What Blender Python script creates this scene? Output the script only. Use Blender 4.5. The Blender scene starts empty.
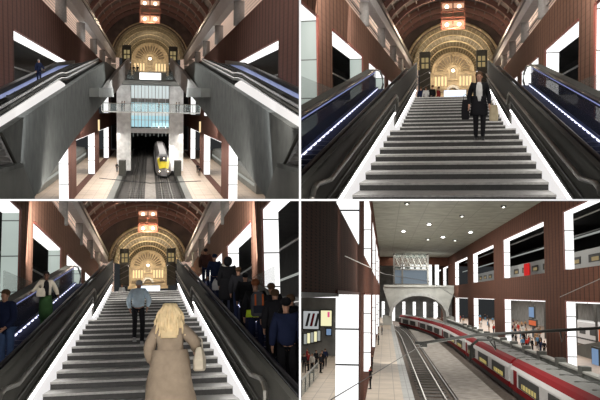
import bpy, bmesh, math, random
from mathutils import Vector, Matrix
random.seed(7)
PI = math.pi
K = 800.0
scene = bpy.context.scene
C = scene.collection

# ------------------------------------------------------------------ materials
def new_mat(name):
    m = bpy.data.materials.new(name); m.use_nodes = True
    return m, m.node_tree.nodes, m.node_tree.links, m.node_tree.nodes['Principled BSDF']

def setp(p, **kw):
    for k, v in kw.items():
        k = k.replace('_', ' ')
        if k in p.inputs: p.inputs[k].default_value = v

def plain(name, col, rough=.6, metal=0., var=.15, scale=6., bump=0., spec=.5):
    """colour with a little procedural mottling"""
    m, n, l, p = new_mat(name)
    setp(p, Roughness=rough, Metallic=metal)
    p.inputs['Specular IOR Level'].default_value = spec
    tc = n.new('ShaderNodeTexCoord'); no = n.new('ShaderNodeTexNoise')
    no.inputs['Scale'].default_value = scale; no.inputs['Detail'].default_value = 5
    l.new(tc.outputs['Object'], no.inputs['Vector'])
    r = n.new('ShaderNodeValToRGB')
    a = [max(0, c * (1 - var)) for c in col]; b = [min(1, c * (1 + var)) for c in col]
    r.color_ramp.elements[0].color = (*a, 1); r.color_ramp.elements[1].color = (*b, 1)
    r.color_ramp.elements[0].position = .3; r.color_ramp.elements[1].position = .7
    l.new(no.outputs['Fac'], r.inputs['Fac']); l.new(r.outputs['Color'], p.inputs['Base Color'])
    if bump:
        bp = n.new('ShaderNodeBump'); bp.inputs['Strength'].default_value = bump
        l.new(no.outputs['Fac'], bp.inputs['Height']); l.new(bp.outputs['Normal'], p.inputs['Normal'])
    return m

def emit(name, col, s):
    m, n, l, p = new_mat(name)
    setp(p, Base_Color=(*[c * .12 for c in col], 1), Roughness=.9); p.inputs['Specular IOR Level'].default_value = .05
    p.inputs['Emission Color'].default_value = (*col, 1); p.inputs['Emission Strength'].default_value = s
    return m

def lightbox(name, col, s, pitch, axis='Z', line=.03):
    """back-lit panels with thin dark joints between them"""
    m, n, l, p = new_mat(name)
    tc = n.new('ShaderNodeTexCoord'); sx = n.new('ShaderNodeSeparateXYZ'); l.new(tc.outputs['Object'], sx.inputs[0])
    d = n.new('ShaderNodeMath'); d.operation = 'DIVIDE'; d.inputs[1].default_value = pitch; l.new(sx.outputs[axis], d.inputs[0])
    f = n.new('ShaderNodeMath'); f.operation = 'FRACT'; l.new(d.outputs[0], f.inputs[0])
    g = n.new('ShaderNodeMath'); g.operation = 'GREATER_THAN'; g.inputs[1].default_value = line; l.new(f.outputs[0], g.inputs[0])
    g2 = n.new('ShaderNodeMath'); g2.operation = 'MULTIPLY'; g2.inputs[1].default_value = s; l.new(g.outputs[0], g2.inputs[0])
    no = n.new('ShaderNodeTexNoise'); no.inputs['Scale'].default_value = .6; l.new(tc.outputs['Object'], no.inputs['Vector'])
    mp = n.new('ShaderNodeMapRange'); mp.inputs['To Min'].default_value = .75; mp.inputs['To Max'].default_value = 1.15; l.new(no.outputs['Fac'], mp.inputs['Value'])
    g3 = n.new('ShaderNodeMath'); g3.operation = 'MULTIPLY'; l.new(g2.outputs[0], g3.inputs[0]); l.new(mp.outputs[0], g3.inputs[1])
    setp(p, Base_Color=(.08, .085, .08, 1), Roughness=.5)
    p.inputs['Emission Color'].default_value = (*col, 1); l.new(g3.outputs[0], p.inputs['Emission Strength'])
    return m

def cladding(name, col, pitch_y, dark=.55, dots=None):
    """terracotta cladding: upright joints, fine brick courses, optional grid of square holes"""
    m, n, l, p = new_mat(name)
    setp(p, Roughness=.9); p.inputs['Specular IOR Level'].default_value = .12
    tc = n.new('ShaderNodeTexCoord'); sx = n.new('ShaderNodeSeparateXYZ'); l.new(tc.outputs['Object'], sx.inputs[0])
    def fr(sock, pitch, thr, op='LESS_THAN'):
        d = n.new('ShaderNodeMath'); d.operation = 'DIVIDE'; d.inputs[1].default_value = pitch; l.new(sock, d.inputs[0])
        f = n.new('ShaderNodeMath'); f.operation = 'FRACT'; l.new(d.outputs[0], f.inputs[0])
        g = n.new('ShaderNodeMath'); g.operation = op; g.inputs[1].default_value = thr; l.new(f.outputs[0], g.inputs[0])
        return g.outputs[0]
    v = fr(sx.outputs['Y'], pitch_y, .22)
    h = fr(sx.outputs['Z'], .3, .12)
    mx = n.new('ShaderNodeMath'); mx.operation = 'MAXIMUM'; l.new(v, mx.inputs[0])
    hh = n.new('ShaderNodeMath'); hh.operation = 'MULTIPLY'; hh.inputs[1].default_value = .35; l.new(h, hh.inputs[0]); l.new(hh.outputs[0], mx.inputs[1])
    out = mx.outputs[0]
    if dots:
        a = fr(sx.outputs['Y'], dots[0], .35); b = fr(sx.outputs['Z'], dots[1], .4)
        ab = n.new('ShaderNodeMath'); ab.operation = 'MULTIPLY'; l.new(a, ab.inputs[0]); l.new(b, ab.inputs[1])
        ov = n.new('ShaderNodeMath'); ov.operation = 'MULTIPLY'; ov.inputs[1].default_value = .3; l.new(out, ov.inputs[0])
        m2 = n.new('ShaderNodeMath'); m2.operation = 'MAXIMUM'; l.new(ab.outputs[0], m2.inputs[0]); l.new(ov.outputs[0], m2.inputs[1]); out = m2.outputs[0]
    no = n.new('ShaderNodeTexNoise'); no.inputs['Scale'].default_value = 1.2; no.inputs['Detail'].default_value = 6; l.new(tc.outputs['Object'], no.inputs['Vector'])
    r = n.new('ShaderNodeValToRGB'); l.new(no.outputs['Fac'], r.inputs['Fac'])
    r.color_ramp.elements[0].color = (*[c * .75 for c in col], 1); r.color_ramp.elements[1].color = (*[c * 1.2 for c in col], 1)
    mix = n.new('ShaderNodeMixRGB'); mix.inputs[2].default_value = (*[c * (1 - dark) for c in col], 1)
    l.new(out, mix.inputs[0]); l.new(r.outputs['Color'], mix.inputs[1]); l.new(mix.outputs[0], p.inputs['Base Color'])
    bp = n.new('ShaderNodeBump'); bp.invert = True; bp.inputs['Strength'].default_value = .3; l.new(out, bp.inputs['Height']); l.new(bp.outputs[0], p.inputs['Normal'])
    return m

def tiles(name, col, px, py, joint=.04, dark=.5, rough=.5, var=.2):
    """floor or ceiling in rectangular slabs (pitch px by py)"""
    m, n, l, p = new_mat(name)
    setp(p, Roughness=rough)
    tc = n.new('ShaderNodeTexCoord'); sx = n.new('ShaderNodeSeparateXYZ'); l.new(tc.outputs['Object'], sx.inputs[0])
    res = []
    for ax, pt in (('X', px), ('Y', py)):
        d = n.new('ShaderNodeMath'); d.operation = 'DIVIDE'; d.inputs[1].default_value = pt; l.new(sx.outputs[ax], d.inputs[0])
        f = n.new('ShaderNodeMath'); f.operation = 'FRACT'; l.new(d.outputs[0], f.inputs[0])
        g = n.new('ShaderNodeMath'); g.operation = 'LESS_THAN'; g.inputs[1].default_value = joint; l.new(f.outputs[0], g.inputs[0]); res.append(g.outputs[0])
    mx = n.new('ShaderNodeMath'); mx.operation = 'MAXIMUM'; l.new(res[0], mx.inputs[0]); l.new(res[1], mx.inputs[1])
    no = n.new('ShaderNodeTexNoise'); no.inputs['Scale'].default_value = .5; no.inputs['Detail'].default_value = 8; no.inputs['Roughness'].default_value = .65; l.new(tc.outputs['Object'], no.inputs['Vector'])
    r = n.new('ShaderNodeValToRGB'); l.new(no.outputs['Fac'], r.inputs['Fac'])
    r.color_ramp.elements[0].position = .3; r.color_ramp.elements[1].position = .7
    r.color_ramp.elements[0].color = (*[c * (1 - var) for c in col], 1); r.color_ramp.elements[1].color = (*[min(1, c * (1 + var)) for c in col], 1)
    mix = n.new('ShaderNodeMixRGB'); mix.inputs[2].default_value = (*[c * dark for c in col], 1)
    l.new(mx.outputs[0], mix.inputs[0]); l.new(r.outputs['Color'], mix.inputs[1]); l.new(mix.outputs[0], p.inputs['Base Color'])
    return m

def glass(name, tint, clear=.6, rough=.5):
    m, n, l, p = new_mat(name)
    setp(p, Base_Color=(*tint, 1), Roughness=rough)
    p.inputs['Specular IOR Level'].default_value = .2
    tr = n.new('ShaderNodeBsdfTransparent'); mx = n.new('ShaderNodeMixShader'); mx.inputs[0].default_value = 1 - clear
    l.new(tr.outputs[0], mx.inputs[1]); l.new(p.outputs[0], mx.inputs[2]); l.new(mx.outputs[0], n['Material Output'].inputs['Surface'])
    return m

ORD13 = ('first', 'second', 'third', 'fourth', 'fifth', 'sixth', 'seventh', 'eighth', 'ninth', 'tenth', 'eleventh', 'twelfth', 'thirteenth', 'fourteenth')
M = {}
M['clad'] = cladding('terracotta', (.185, .098, .066), 1.1)
M['clad1'] = cladding('terracotta_far', (.115, .051, .037), 1.9)
M['clad4'] = cladding('terracotta_station', (.098, .040, .025), 1.5)
M['clad4L'] = cladding('terracotta_perforated', (.15, .055, .035), 2.0, dark=.8, dots=(.9, .06))
M['clad_edge'] = plain('red_edge', (.16, .035, .02))
M['concrete'] = plain('concrete', (.14, .147, .138), .95, spec=.1, var=.2, scale=1.2, bump=.05)
M['concrete_d'] = plain('dark_concrete', (.12, .125, .112), .6, var=.2, scale=.8)
M['concrete_l'] = plain('pale_concrete', (.42, .42, .40), .7, var=.15, scale=2)
M['col'] = plain('column_concrete', (.26, .25, .235), .7)
M['beam'] = plain('beam_concrete', (.5, .5, .5), .7, var=.1, scale=2)
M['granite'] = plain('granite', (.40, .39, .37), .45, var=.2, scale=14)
M['riser'] = plain('shaded_riser_granite', (.04, .039, .036), .5, var=.2, scale=14)  # tread granite made much darker, with the risers' shadow in its colour
M['white_wall'] = plain('white_side_wall', (.75, .74, .72), .6, var=.06)
M['dark_metal'] = plain('dark_metal', (.055, .054, .046), .75, .0, spec=.25, var=.12, scale=2)
M['dark_trim'] = plain('dark_trim', (.018, .018, .016), .35, .3)
M['steel'] = plain('steel', (.30, .29, .26), .28, .9)
M['steel_d'] = plain('dull_steel', (.13, .125, .115), .35, .8)
M['black'] = plain('black_rubber', (.012, .012, .013), .35)
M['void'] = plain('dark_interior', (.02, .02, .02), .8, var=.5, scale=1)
M['blue_skirt'] = plain('blue_skirt', (.03, .045, .14), .3, .3)
M['blue_glass'] = glass('blue_glass', (.03, .04, .085), .6)
M['clear_glass'] = glass('clear_glass', (.35, .42, .40), .8)
M['rail_glass'] = glass('rail_glass', (.3, .36, .36), .82, .9)
M['led'] = emit('led_violet', (.72, .74, 1.0), 2.6)
M['led_blue'] = emit('led_blue', (.45, .5, .95), 1.0)
M['led_w'] = emit('led_white', (1, .97, .93), 9)
M['led_p1'] = emit('led_white_soft', (1, .96, .93), .85)
M['side_lit'] = emit('backlit_side_panel', (1, .975, .965), .8)
M['box_w'] = lightbox('lightbox_white', (1, 1, .99), 1.35, 1.5, 'Z', .035)
M['box_green'] = lightbox('lightbox_pale_green', (.62, .72, .66), .62, 1.5)
M['box_wy'] = lightbox('lightbox_soffit', (1, 1, .99), 1.5, 3.9, 'Y', .03)
M['box_w1'] = lightbox('lightbox_lower', (1, 1, .99), 1.4, 2.4, 'Z', .035)
M['box_w4'] = lightbox('lightbox_platform', (1, 1, .99), 1.35, 1.75, 'Z', .045)
M['beige'] = lightbox('self_lit_planks', (.80, .56, .44), .75, .42, 'Z', .2)  # planks are no lamp: emission stands in for light falling on them
M['tube'] = emit('tube_lamp', (1, .98, .9), 2.0)
M['tube_d'] = emit('dim_tube_lamp', (.8, .85, .8), .35)
M['roof'] = plain('roof_lining', (.06, .038, .03), .7, var=.5, scale=.6)
M['rib'] = plain('roof_rib', (.14, .065, .048), .6)
M['rib_d'] = plain('roof_purlin', (.14, .10, .08), .6)
M['gold'] = plain('gilded_stone', (.46, .36, .22), .45, .2, var=.35, scale=1.6, bump=.4)
M['gold_d'] = plain('bronze_ironwork', (.16, .12, .07), .4, .4, var=.3)
M['gold_glow'] = emit('warm_window', (1, .75, .42), 1.1)
M['glassvault'] = plain('vault_glazing', (.19, .16, .105), .25, .2, var=.3, scale=1.5)
M['lamp_warm'] = emit('warm_lantern', (1, .60, .38), .7)
M['lamp_hot'] = emit('lantern_bulb', (1, .85, .66), 5)
M['lantern_red'] = plain('lantern_frame', (.17, .06, .035), .5)
M['yel'] = emit('yellow_window', (.9, .72, .35), .32)
M['screen'] = emit('white_screen', (1, 1, 1), 1.6)
M['screen_b'] = emit('pale_blue_screen', (.75, .85, 1), 1.5)
M['dial'] = emit('clock_dial', (.95, .95, 1), 1.0)
M['platform'] = tiles('platform_slabs', (.38, .285, .205), 1.3, 5.5, .04, .55)
M['platform4'] = tiles('platform_tiles', (.47, .385, .30), 1.1, 3.2, .05, .6)
M['platform_g'] = tiles('grey_slabs', (.33, .33, .32), 1.2, 5, .05, .6)
M['ballast'] = plain('track_bed', (.055, .050, .045), .9, var=.5, scale=3, bump=.3)
M['ballast4'] = plain('track_bed_station', (.13, .10, .08), .9, var=.4, scale=3, bump=.3)
M['slab'] = plain('track_slab', (.33, .30, .27), .8, var=.3, scale=1.5)
M['rail'] = plain('rail_steel', (.35, .33, .30), .3, .8)
M['sleeper'] = plain('sleeper', (.13, .12, .11), .9)
M['ceil4'] = tiles('concrete_ceiling', (.235, .24, .195), 3.0, 9.5, .03, .7, .6, .35)
M['cement'] = plain('arch_concrete', (.40, .40, .37), .8, var=.2, scale=.5)
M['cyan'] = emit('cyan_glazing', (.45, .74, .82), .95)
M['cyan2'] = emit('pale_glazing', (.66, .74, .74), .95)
M['wall_in'] = plain('interior_wall', (.19, .19, .18), .7, var=.3, scale=.7)
M['floor_in'] = plain('interior_floor', (.34, .25, .19), .5, var=.25, scale=.4)

M['lamp_dl'] = emit('downlight_lens', (1, 1, .97), 8)
M['red_glow'] = emit('red_door_glow', (.85, .03, .03), .6)  # glow put into the red of the train door, which is no lamp
M['screen_g'] = emit('grey_advert', (.62, .65, .66), .6)
M['screen_y'] = emit('yellow_advert', (.95, .90, .55), .95)
M['pink'] = emit('pink_letters', (.9, .12, .3), .8)
# ------------------------------------------------------------------ a hall: its own level frame, seen towards (vx, vy)
class Hall:
    def __init__(s, vx, vy, where, side_x, side_z, off=(0, 0, 0)):
        d = Vector((vx - 300, K, 200 - vy)); s.k = d.length / K; d.normalize()
        X = d.cross(Vector((0, 0, 1))).normalized(); Z = X.cross(d).normalized()
        s.R = Matrix((X, d, Z)).transposed(); s.Rt = s.R.transposed(); s.M4 = s.R.to_4x4()
        s.where = where; s.sx = side_x; s.sz = side_z; s.off = Vector(off)
    def T(s, p): return Vector((p[0] + s.off[0], (p[1] + s.off[1]) * s.k, p[2] + s.off[2]))
    def ray(s, px, py): return s.Rt @ Vector((px - 300, K, 200 - py))
    def _inv(s, q): return Vector((q[0] - s.off[0], q[1] / s.k - s.off[1], q[2] - s.off[2]))
    def onx(s, px, py, x): r = s.ray(px, py); return s._inv(r * ((x + s.off[0]) / r.x))
    def ony(s, px, py, y): r = s.ray(px, py); return s._inv(r * ((y + s.off[1]) * s.k / r.y))
    def onz(s, px, py, z): r = s.ray(px, py); return s._inv(r * ((z + s.off[2]) / r.z))

def props(o, label=None, cat=None, group=None, kind=None):
    if label: o['label'] = label
    if cat: o['category'] = cat
    if group: o['group'] = group
    if kind: o['kind'] = kind
    return o

def thing(S, name, label, cat, base, group=None, rz=0, sc=1):
    o = bpy.data.objects.new(name, None); C.objects.link(o); o.empty_display_size = .2
    o.matrix_world = S.M4 @ Matrix.Translation(S.T(base)) @ Matrix.Rotation(rz, 4, 'Z') @ Matrix.Scale(sc, 4)
    o['_b'] = list(S.T(base)); return props(o, label, cat, group)

SHOW = {}
class B:
    def __init__(s, S): s.S = S; s.bm = bmesh.new()
    def box(s, x0, x1, y0, y1, z0, z1):
        v = [s.bm.verts.new((x, y, z)) for x in sorted((x0, x1)) for y in sorted((y0, y1)) for z in sorted((z0, z1))]
        for f in ((0, 1, 3, 2), (4, 6, 7, 5), (0, 4, 5, 1), (2, 3, 7, 6), (0, 2, 6, 4), (1, 5, 7, 3)): s.bm.faces.new([v[i] for i in f])
        return s
    def prism(s, pts, vec):
        a = [s.bm.verts.new(p) for p in pts]; v = Vector(vec); b = [s.bm.verts.new(Vector(p) + v) for p in pts]
        n = len(a); s.bm.faces.new(a[::-1]); s.bm.faces.new(b)
        for i in range(n): s.bm.faces.new((a[i], a[(i + 1) % n], b[(i + 1) % n], b[i]))
        return s
    def quad(s, *pts): s.bm.faces.new([s.bm.verts.new(p) for p in pts]); return s
    def loft(s, rings, cap=True, closed=True):
        rr = [[s.bm.verts.new(p) for p in r] for r in rings]; n = len(rr[0])
        for a, b in zip(rr, rr[1:]):
            for i in range(n if closed else n - 1): s.bm.faces.new((a[i], a[(i + 1) % n], b[(i + 1) % n], b[i]))
        if cap and closed: s.bm.faces.new(rr[0][::-1]); s.bm.faces.new(rr[-1])
        return s
    def tube(s, pts, r, n=8, r2=None):
        pts = [Vector(p) for p in pts]; rings = []
        for i, p in enumerate(pts):
            d = (pts[min(i + 1, len(pts) - 1)] - pts[max(i - 1, 0)]).normalized()
            u = d.cross(Vector((0, 0, 1)));  u = Vector((1, 0, 0)) if u.length < 1e-3 else u.normalized(); w = u.cross(d)
            rr = r if r2 is None else r + (r2 - r) * i / (len(pts) - 1)
            rings.append([p + (u * math.cos(a) + w * math.sin(a)) * rr for a in [2 * PI * j / n for j in range(n)]])
        return s.loft(rings)
    def ball(s, c, rx, ry=None, rz=None, n=10, m=7):
        ry = ry or rx; rz = rz or rx; c = Vector(c); rings = []
        for j in range(1, m):
            t = PI * j / m
            rings.append([c + Vector((rx * math.sin(t) * math.cos(a), ry * math.sin(t) * math.sin(a), -rz * math.cos(t))) for a in [2 * PI * i / n for i in range(n)]])
        return s.loft(rings)
    def arch(s, cx, cz, y0, y1, r0, r1, a0=0, a1=PI, n=24, ez=1.):
        """arch ring between radius r0 and r1 from y0 to y1"""
        rings = []
        for i in range(n + 1):
            a = a0 + (a1 - a0) * i / n; c, q = math.cos(a), math.sin(a) * ez
            rings.append([(cx + r0 * c, y0, cz + r0 * q), (cx + r1 * c, y0, cz + r1 * q), (cx + r1 * c, y1, cz + r1 * q), (cx + r0 * c, y1, cz + r0 * q)])
        return s.loft(rings)
    def done(s, name, mat, parent=None, label=None, cat=None, group=None, kind=None, smooth=False, raw=False):
        S = s.S
        if not raw:
            for v in s.bm.verts: v.co = S.T(v.co)
        bmesh.ops.recalc_face_normals(s.bm, faces=s.bm.faces)
        me = bpy.data.meshes.new(name)
        if parent is None:
            xs = [v.co for v in s.bm.verts]
            lo = Vector([min(c[i] for c in xs) for i in range(3)]); hi = Vector([max(c[i] for c in xs) for i in range(3)])
            base = Vector(((lo[0] + hi[0]) / 2, (lo[1] + hi[1]) / 2, lo[2]))
        elif raw: base = Vector((0, 0, 0))
        else:
            q = parent; base = None
            while q is not None:
                if '_b' in q: base = Vector(q['_b']); break
                q = q.parent
        if not raw or parent is None:
            for v in s.bm.verts: v.co -= base
        s.bm.to_mesh(me); s.bm.free()
        if smooth:
            for p in me.polygons: p.use_smooth = True
        me.materials.append(mat if not isinstance(mat, str) else M[mat])
        o = bpy.data.objects.new(name, me); C.objects.link(o)
        if parent is None:
            o.matrix_world = S.M4 @ Matrix.Translation(base); o['_b'] = list(base)
        else: o.parent = parent
        return props(o, label, cat, group, kind)

def copy_tree(o, parent=None):
    c = o.copy(); C.objects.link(c); c.parent = parent
    for ch in list(o.children): copy_tree(ch, c)
    return c
def children_rec(o):
    r = []
    for c in o.children: r.append(c); r += children_rec(c)
    return r

def struct(b, name, mat): return b.done(name, mat, kind='structure')

def fill_area(S, p, target, sx, sy, power, col=(1, 1, 1), spread=PI):  # added lamp without a fitting, to fill a hall with light
    L = bpy.data.lights.new('lamp', 'AREA'); L.shape = 'RECTANGLE'; L.size = sx; L.size_y = sy; L.energy = power; L.color = col; L.spread = spread
    o = bpy.data.objects.new('lamp', L); C.objects.link(o)
    a = S.R @ S.T(p); t = S.R @ S.T(target)
    if S.sz < 0 and a.z > -.35:                              # lamps stay below the partition above their hall
        a.z = -.35; L.size_y = min(sy, 8)
    z = (a - t).normalized(); y = S.R @ Vector((0, 1, 0)); y = y - z * y.dot(z)
    if y.length < .2: y = S.R @ Vector((0, 0, 1)); y = y - z * y.dot(z)
    y.normalize(); x = y.cross(z)
    o.matrix_world = Matrix.Translation(a) @ Matrix((x, y, z)).transposed().to_4x4(); return o
def point(S, p, power, col=(1, 1, 1), r=.3):
    L = bpy.data.lights.new('lamp', 'POINT'); L.energy = power; L.color = col; L.shadow_soft_size = r
    o = bpy.data.objects.new('lamp', L); C.objects.link(o); o.location = S.R @ S.T(p); return o
# ------------------------------------------------------------------ people
def skinned(verts, edges, radii, sub=1):
    me = bpy.data.meshes.new('tmp'); me.from_pydata([tuple(v) for v in verts], edges, []); o = bpy.data.objects.new('tmp', me); C.objects.link(o)
    md = o.modifiers.new('s', 'SKIN'); md.use_smooth_shade = True
    sv = me.skin_vertices[0].data if me.skin_vertices else None
    if sv is None:
        bm = bmesh.new(); bm.from_mesh(me); bm.verts.layers.skin.verify(); bm.to_mesh(me); bm.free(); sv = me.skin_vertices[0].data
    for i, r in enumerate(radii): sv[i].radius = r if isinstance(r, tuple) else (r, r); sv[i].use_root = (i == 0)
    if sub: q = o.modifiers.new('u', 'SUBSURF'); q.levels = sub; q.render_levels = sub
    bpy.context.view_layer.update()
    r = bpy.data.meshes.new_from_object(o.evaluated_get(bpy.context.evaluated_depsgraph_get()))
    bpy.data.objects.remove(o); bpy.data.meshes.remove(me)
    for p in r.polygons: p.use_smooth = True
    return r

def attach(me, name, mat, root, label=None):
    me.name = name; me.materials.clear(); me.materials.append(mat)
    o = bpy.data.objects.new(name, me); C.objects.link(o); o.parent = root
    if label: o['label'] = label
    return o

def cloth(name, col, rough=.85):
    if name not in M:
        if col == 0: col = {'brown_hair': (.10, .06, .035), 'grey_hair': (.28, .28, .28), 'dark_red': (.20, .02, .02), 'train_grey': (.30, .32, .31), 'light_scarf': (.45, .42, .38)}[name]
    if name not in M: M[name] = plain(name, col, rough, var=.12, scale=9, spec=.5 if rough < .7 else .12)
    return M[name]
SKIN = {'tan': (.42, .22, .14), 'dark': (.13, .06, .035), 'pale': (.55, .32, .23)}
def skinmat(k): return cloth('skin_' + k, SKIN[k], .5)

def person(S, pos, label, yaw=0, sc=1., skin='tan', top=None, legs=None, hair=None, shoes=None, lean=0, legL=None, legR=None, armL=None, armR=None,
           coat=None, longhair=False, hood=False, detail=False, group=None, puffy=1., shirt=None, headturn=0, flare=.06):
    """pos: where the feet stand (hall coordinates).  front = +y of the figure.  arm = (elbow, wrist), leg = (knee, ankle)"""
    root = thing(S, 'person', label, 'person', pos, group, yaw, sc)
    cl, sl = math.cos(lean), math.sin(lean)
    def up(p): # lean forward about the hips
        x, y, z = p; z0 = .93
        return Vector((x, y * cl + (z - z0) * sl, z0 + (z - z0) * cl - y * sl)) if z > z0 else Vector(p)
    V = Vector
    sh = [up((s * .17, 0, 1.40)) for s in (-1, 1)]
    aL = armL or ((-.24, -.02, 1.13), (-.25, .06, .89)); aR = armR or ((.24, -.02, 1.13), (.25, .06, .89))
    aL = [up(p) if p[2] > .93 else V(p) for p in aL]; aR = [up(p) if p[2] > .93 else V(p) for p in aR]
    if lean and aL[1][2] < .93: aL[1][1] += sl * .1
    lL = [V(p) for p in (legL or ((-.10, .02, .50), (-.10, 0, .09)))]; lR = [V(p) for p in (legR or ((.10, .02, .50), (.10, 0, .09)))]
    hd = [up((0, .0, 1.44)), up((0, .01, 1.49)), up((0, .02, 1.55)), up((0, .015, 1.62)), up((0, .01, 1.675))]
    pel, wai, che = V((0, 0, .95)), up((0, 0, 1.08)), up((0, 0, 1.28))
    # one continuous body
    vs = [pel, wai, che] + hd + [sh[0], aL[0], aL[1], sh[1], aR[0], aR[1], V((-.09, 0, .90)), lL[0], lL[1], V((.09, 0, .90)), lR[0], lR[1]]
    ed = [(0, 1), (1, 2), (2, 3), (3, 4), (4, 5), (5, 6), (6, 7), (2, 8), (8, 9), (9, 10), (2, 11), (11, 12), (12, 13), (0, 14), (14, 15), (15, 16), (0, 17), (17, 18), (18, 19)]
    ra = [(.12, .09), (.11, .085), (.14, .10), .06, .05, (.066, .075), (.078, .09), (.055, .06), .06, .042, .03, .06, .042, .03, .085, .055, .037, .085, .055, .037]
    for side, w, e in ((-1, 10, 9), (1, 13, 12)):
        d = (vs[w] - vs[e]).normalized(); q = V((0, 1, 0)) if abs(d.y) < .8 else V((0, 0, 1)); q = (q - d * q.dot(d)).normalized(); t = d.cross(q)
        palm = vs[w] + d * .06; vs.append(palm); ra.append((.035, .022)); pi = len(vs) - 1; ed.append((w, pi))
        if detail:
            for k in range(4):
                o_ = q * (.027 - .018 * k); L = (.075, .083, .078, .06)[k]
                vs.append(palm + o_ + d * .045); ra.append(.0095); ed.append((pi, len(vs) - 1))
                vs.append(palm + o_ + d * (.045 + L * .6) + t * .022); ra.append(.0075); ed.append((len(vs) - 2, len(vs) - 1))
            vs.append(palm + q * .045 + d * .005 + t * .01); ra.append(.011); ed.append((pi, len(vs) - 1))
            vs.append(palm + q * .055 + d * .045 + t * .02); ra.append(.009); ed.append((len(vs) - 2, len(vs) - 1))
        else:
            vs.append(palm + d * .06 + t * .015); ra.append((.028, .016)); ed.append((pi, len(vs) - 1))
    body = attach(skinned(vs, ed, ra, 1), 'body', skinmat(skin), root)
    for p in (sh[0], sh[1]): pass
    if top:
        f = puffy
        vt = [V((0, -.01, .85)), wai, che, up((0, 0, 1.41)), up((0, .005, 1.465)), sh[0], aL[0], aL[1], sh[1], aR[0], aR[1]]
        et = [(0, 1), (1, 2), (2, 3), (3, 4), (2, 5), (5, 6), (6, 7), (2, 8), (8, 9), (9, 10)]
        rt = [(.155 * f, .14 * f), (.14 * f, .115 * f), (.17 * f, .13 * f), .085, .062, .08 * f, .062 * f, .045 * f, .08 * f, .062 * f, .045 * f]
        attach(skinned(vt, et, rt, 1), 'jacket' if coat is None else 'coat_body', top, root)
    if coat:                                                   # skirt of a long coat down to height `coat`
        b = B(S); rings = []
        for i in range(9):
            z = 1.12 - (1.12 - coat) * i / 8; w = .165 * puffy + flare * i / 8; d = .125 * puffy + flare * i / 8
            c = up((0, 0, z)) if z > .93 else V((0, 0, z))
            rings.append([c + V((math.cos(a) * w * (1 + .04 * math.sin(5 * a + i)), math.sin(a) * d, 0)) for a in [2 * PI * k / 16 for k in range(16)]])
        b.loft(rings); b.done('coat_skirt', top, root, raw=True, smooth=True)
    if shirt:
        b = B(S)
        rings = []
        for i, z in enumerate((.98, 1.1, 1.25, 1.38, 1.46)):
            w = (.07, .075, .08, .07, .04)[i]; y = (.145, .135, .142, .12, .075)[i]
            rings.append([up((x, yy, z)) for x, yy in ((-w, y - .05), (w, y - .05), (w, y - .012), (0, y + .008), (-w, y - .012))])
        b.loft(rings); b.done('shirt', shirt, root, raw=True, smooth=True)
    if legs:
        vt = [V((0, 0, .97)), V((-.09, 0, .88)), lL[0], lL[1] - V((0, 0, .03)), V((.09, 0, .88)), lR[0], lR[1] - V((0, 0, .03))]
        attach(skinned(vt, [(0, 1), (1, 2), (2, 3), (0, 4), (4, 5), (5, 6)], [(.14, .11), .10, .075, .058, .10, .075, .058], 1), 'trousers', legs, root)
    sm = shoes or cloth('shoe_black', (.015, .015, .015), .4)
    for a, kn in ((lL[1], lL[0]), (lR[1], lR[0])):
        b = B(S); b.loft([[a + V((x * w, y, z)) for x, z in ((-1, -.09), (1, -.09), (.9, -.09 + h), (-.9, -.09 + h))] for y, w, h in ((-.07, .03, .07), (-.04, .042, .12), (.04, .045, .10), (.12, .048, .06), (.19, .03, .035))])
        b.done('shoe', sm, root, raw=True, smooth=False)
    H = hd[3]
    if hair:
        b = B(S)
        hb = up((0, -.022, 1.655))
        b.ball(hb, .094, .098, .083, 14, 8)
        if longhair:
            rings = []
            for i in range(7):
                z = 1.66 - .065 * i; w = .12 + .03 * math.sin(i * .8) + .006 * i
                c = up((0, -.065 - .006 * i, z)); rings.append([c + V((math.cos(a) * w, math.sin(a) * (.075 + .006 * i), 0)) for a in [2 * PI * k / 12 for k in range(12)]])
            b.loft(rings)
            rs = random.Random(5)
            for k in range(26):                               # loose wavy locks
                a = PI * (1.02 + .96 * k / 25) ; w = .125 + .02 * rs.random(); ph = rs.random() * 6; L = .30 + .14 * rs.random(); pts = []
                for j in range(7):
                    t = j / 6; rr = (.055 + (w - .055) * min(1, t * 2.2)) + .045 * t + .014 * math.sin(7 * t + ph)
                    pts.append(up((math.cos(a) * rr * 1.12, -.03 + math.sin(a) * rr * .85, 1.735 - .03 * t - L * t)))
                b.tube(pts, .028, 6, .012)
        b.done('hair', hair, root, raw=True, smooth=True)
    if hood:
        b = B(S); b.ball(up((0, -.03, 1.60)), .125, .12, .15, 14, 8); b.done('hood', top, root, raw=True, smooth=True)
    if detail:
        for s in (-1, 1):
            b = B(S); b.ball(up((s * .031, .092, 1.60)), .011, .008, .008, 8, 5); b.done('eye', cloth('eye', (.03, .02, .015), .2), root, raw=True)
            b = B(S); b.ball(up((s * .08, .01, 1.59)), .012, .022, .032, 8, 5); b.done('ear', skinmat(skin), root, raw=True, smooth=True)
        b = B(S); b.loft([[up((-.006, .09, 1.605)), up((.006, .09, 1.605)), up((0, .097, 1.605))], [up((-.016, .088, 1.565)), up((.016, .088, 1.565)), up((0, .118, 1.568))]]); b.done('nose', skinmat(skin), root, raw=True, smooth=True)
        b = B(S); b.ball(up((0, .085, 1.535)), .024, .01, .007, 8, 5); b.done('mouth', cloth('lips', (.3, .1, .08), .4), root, raw=True, smooth=True)
    root['_up'] = 1
    return root

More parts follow.
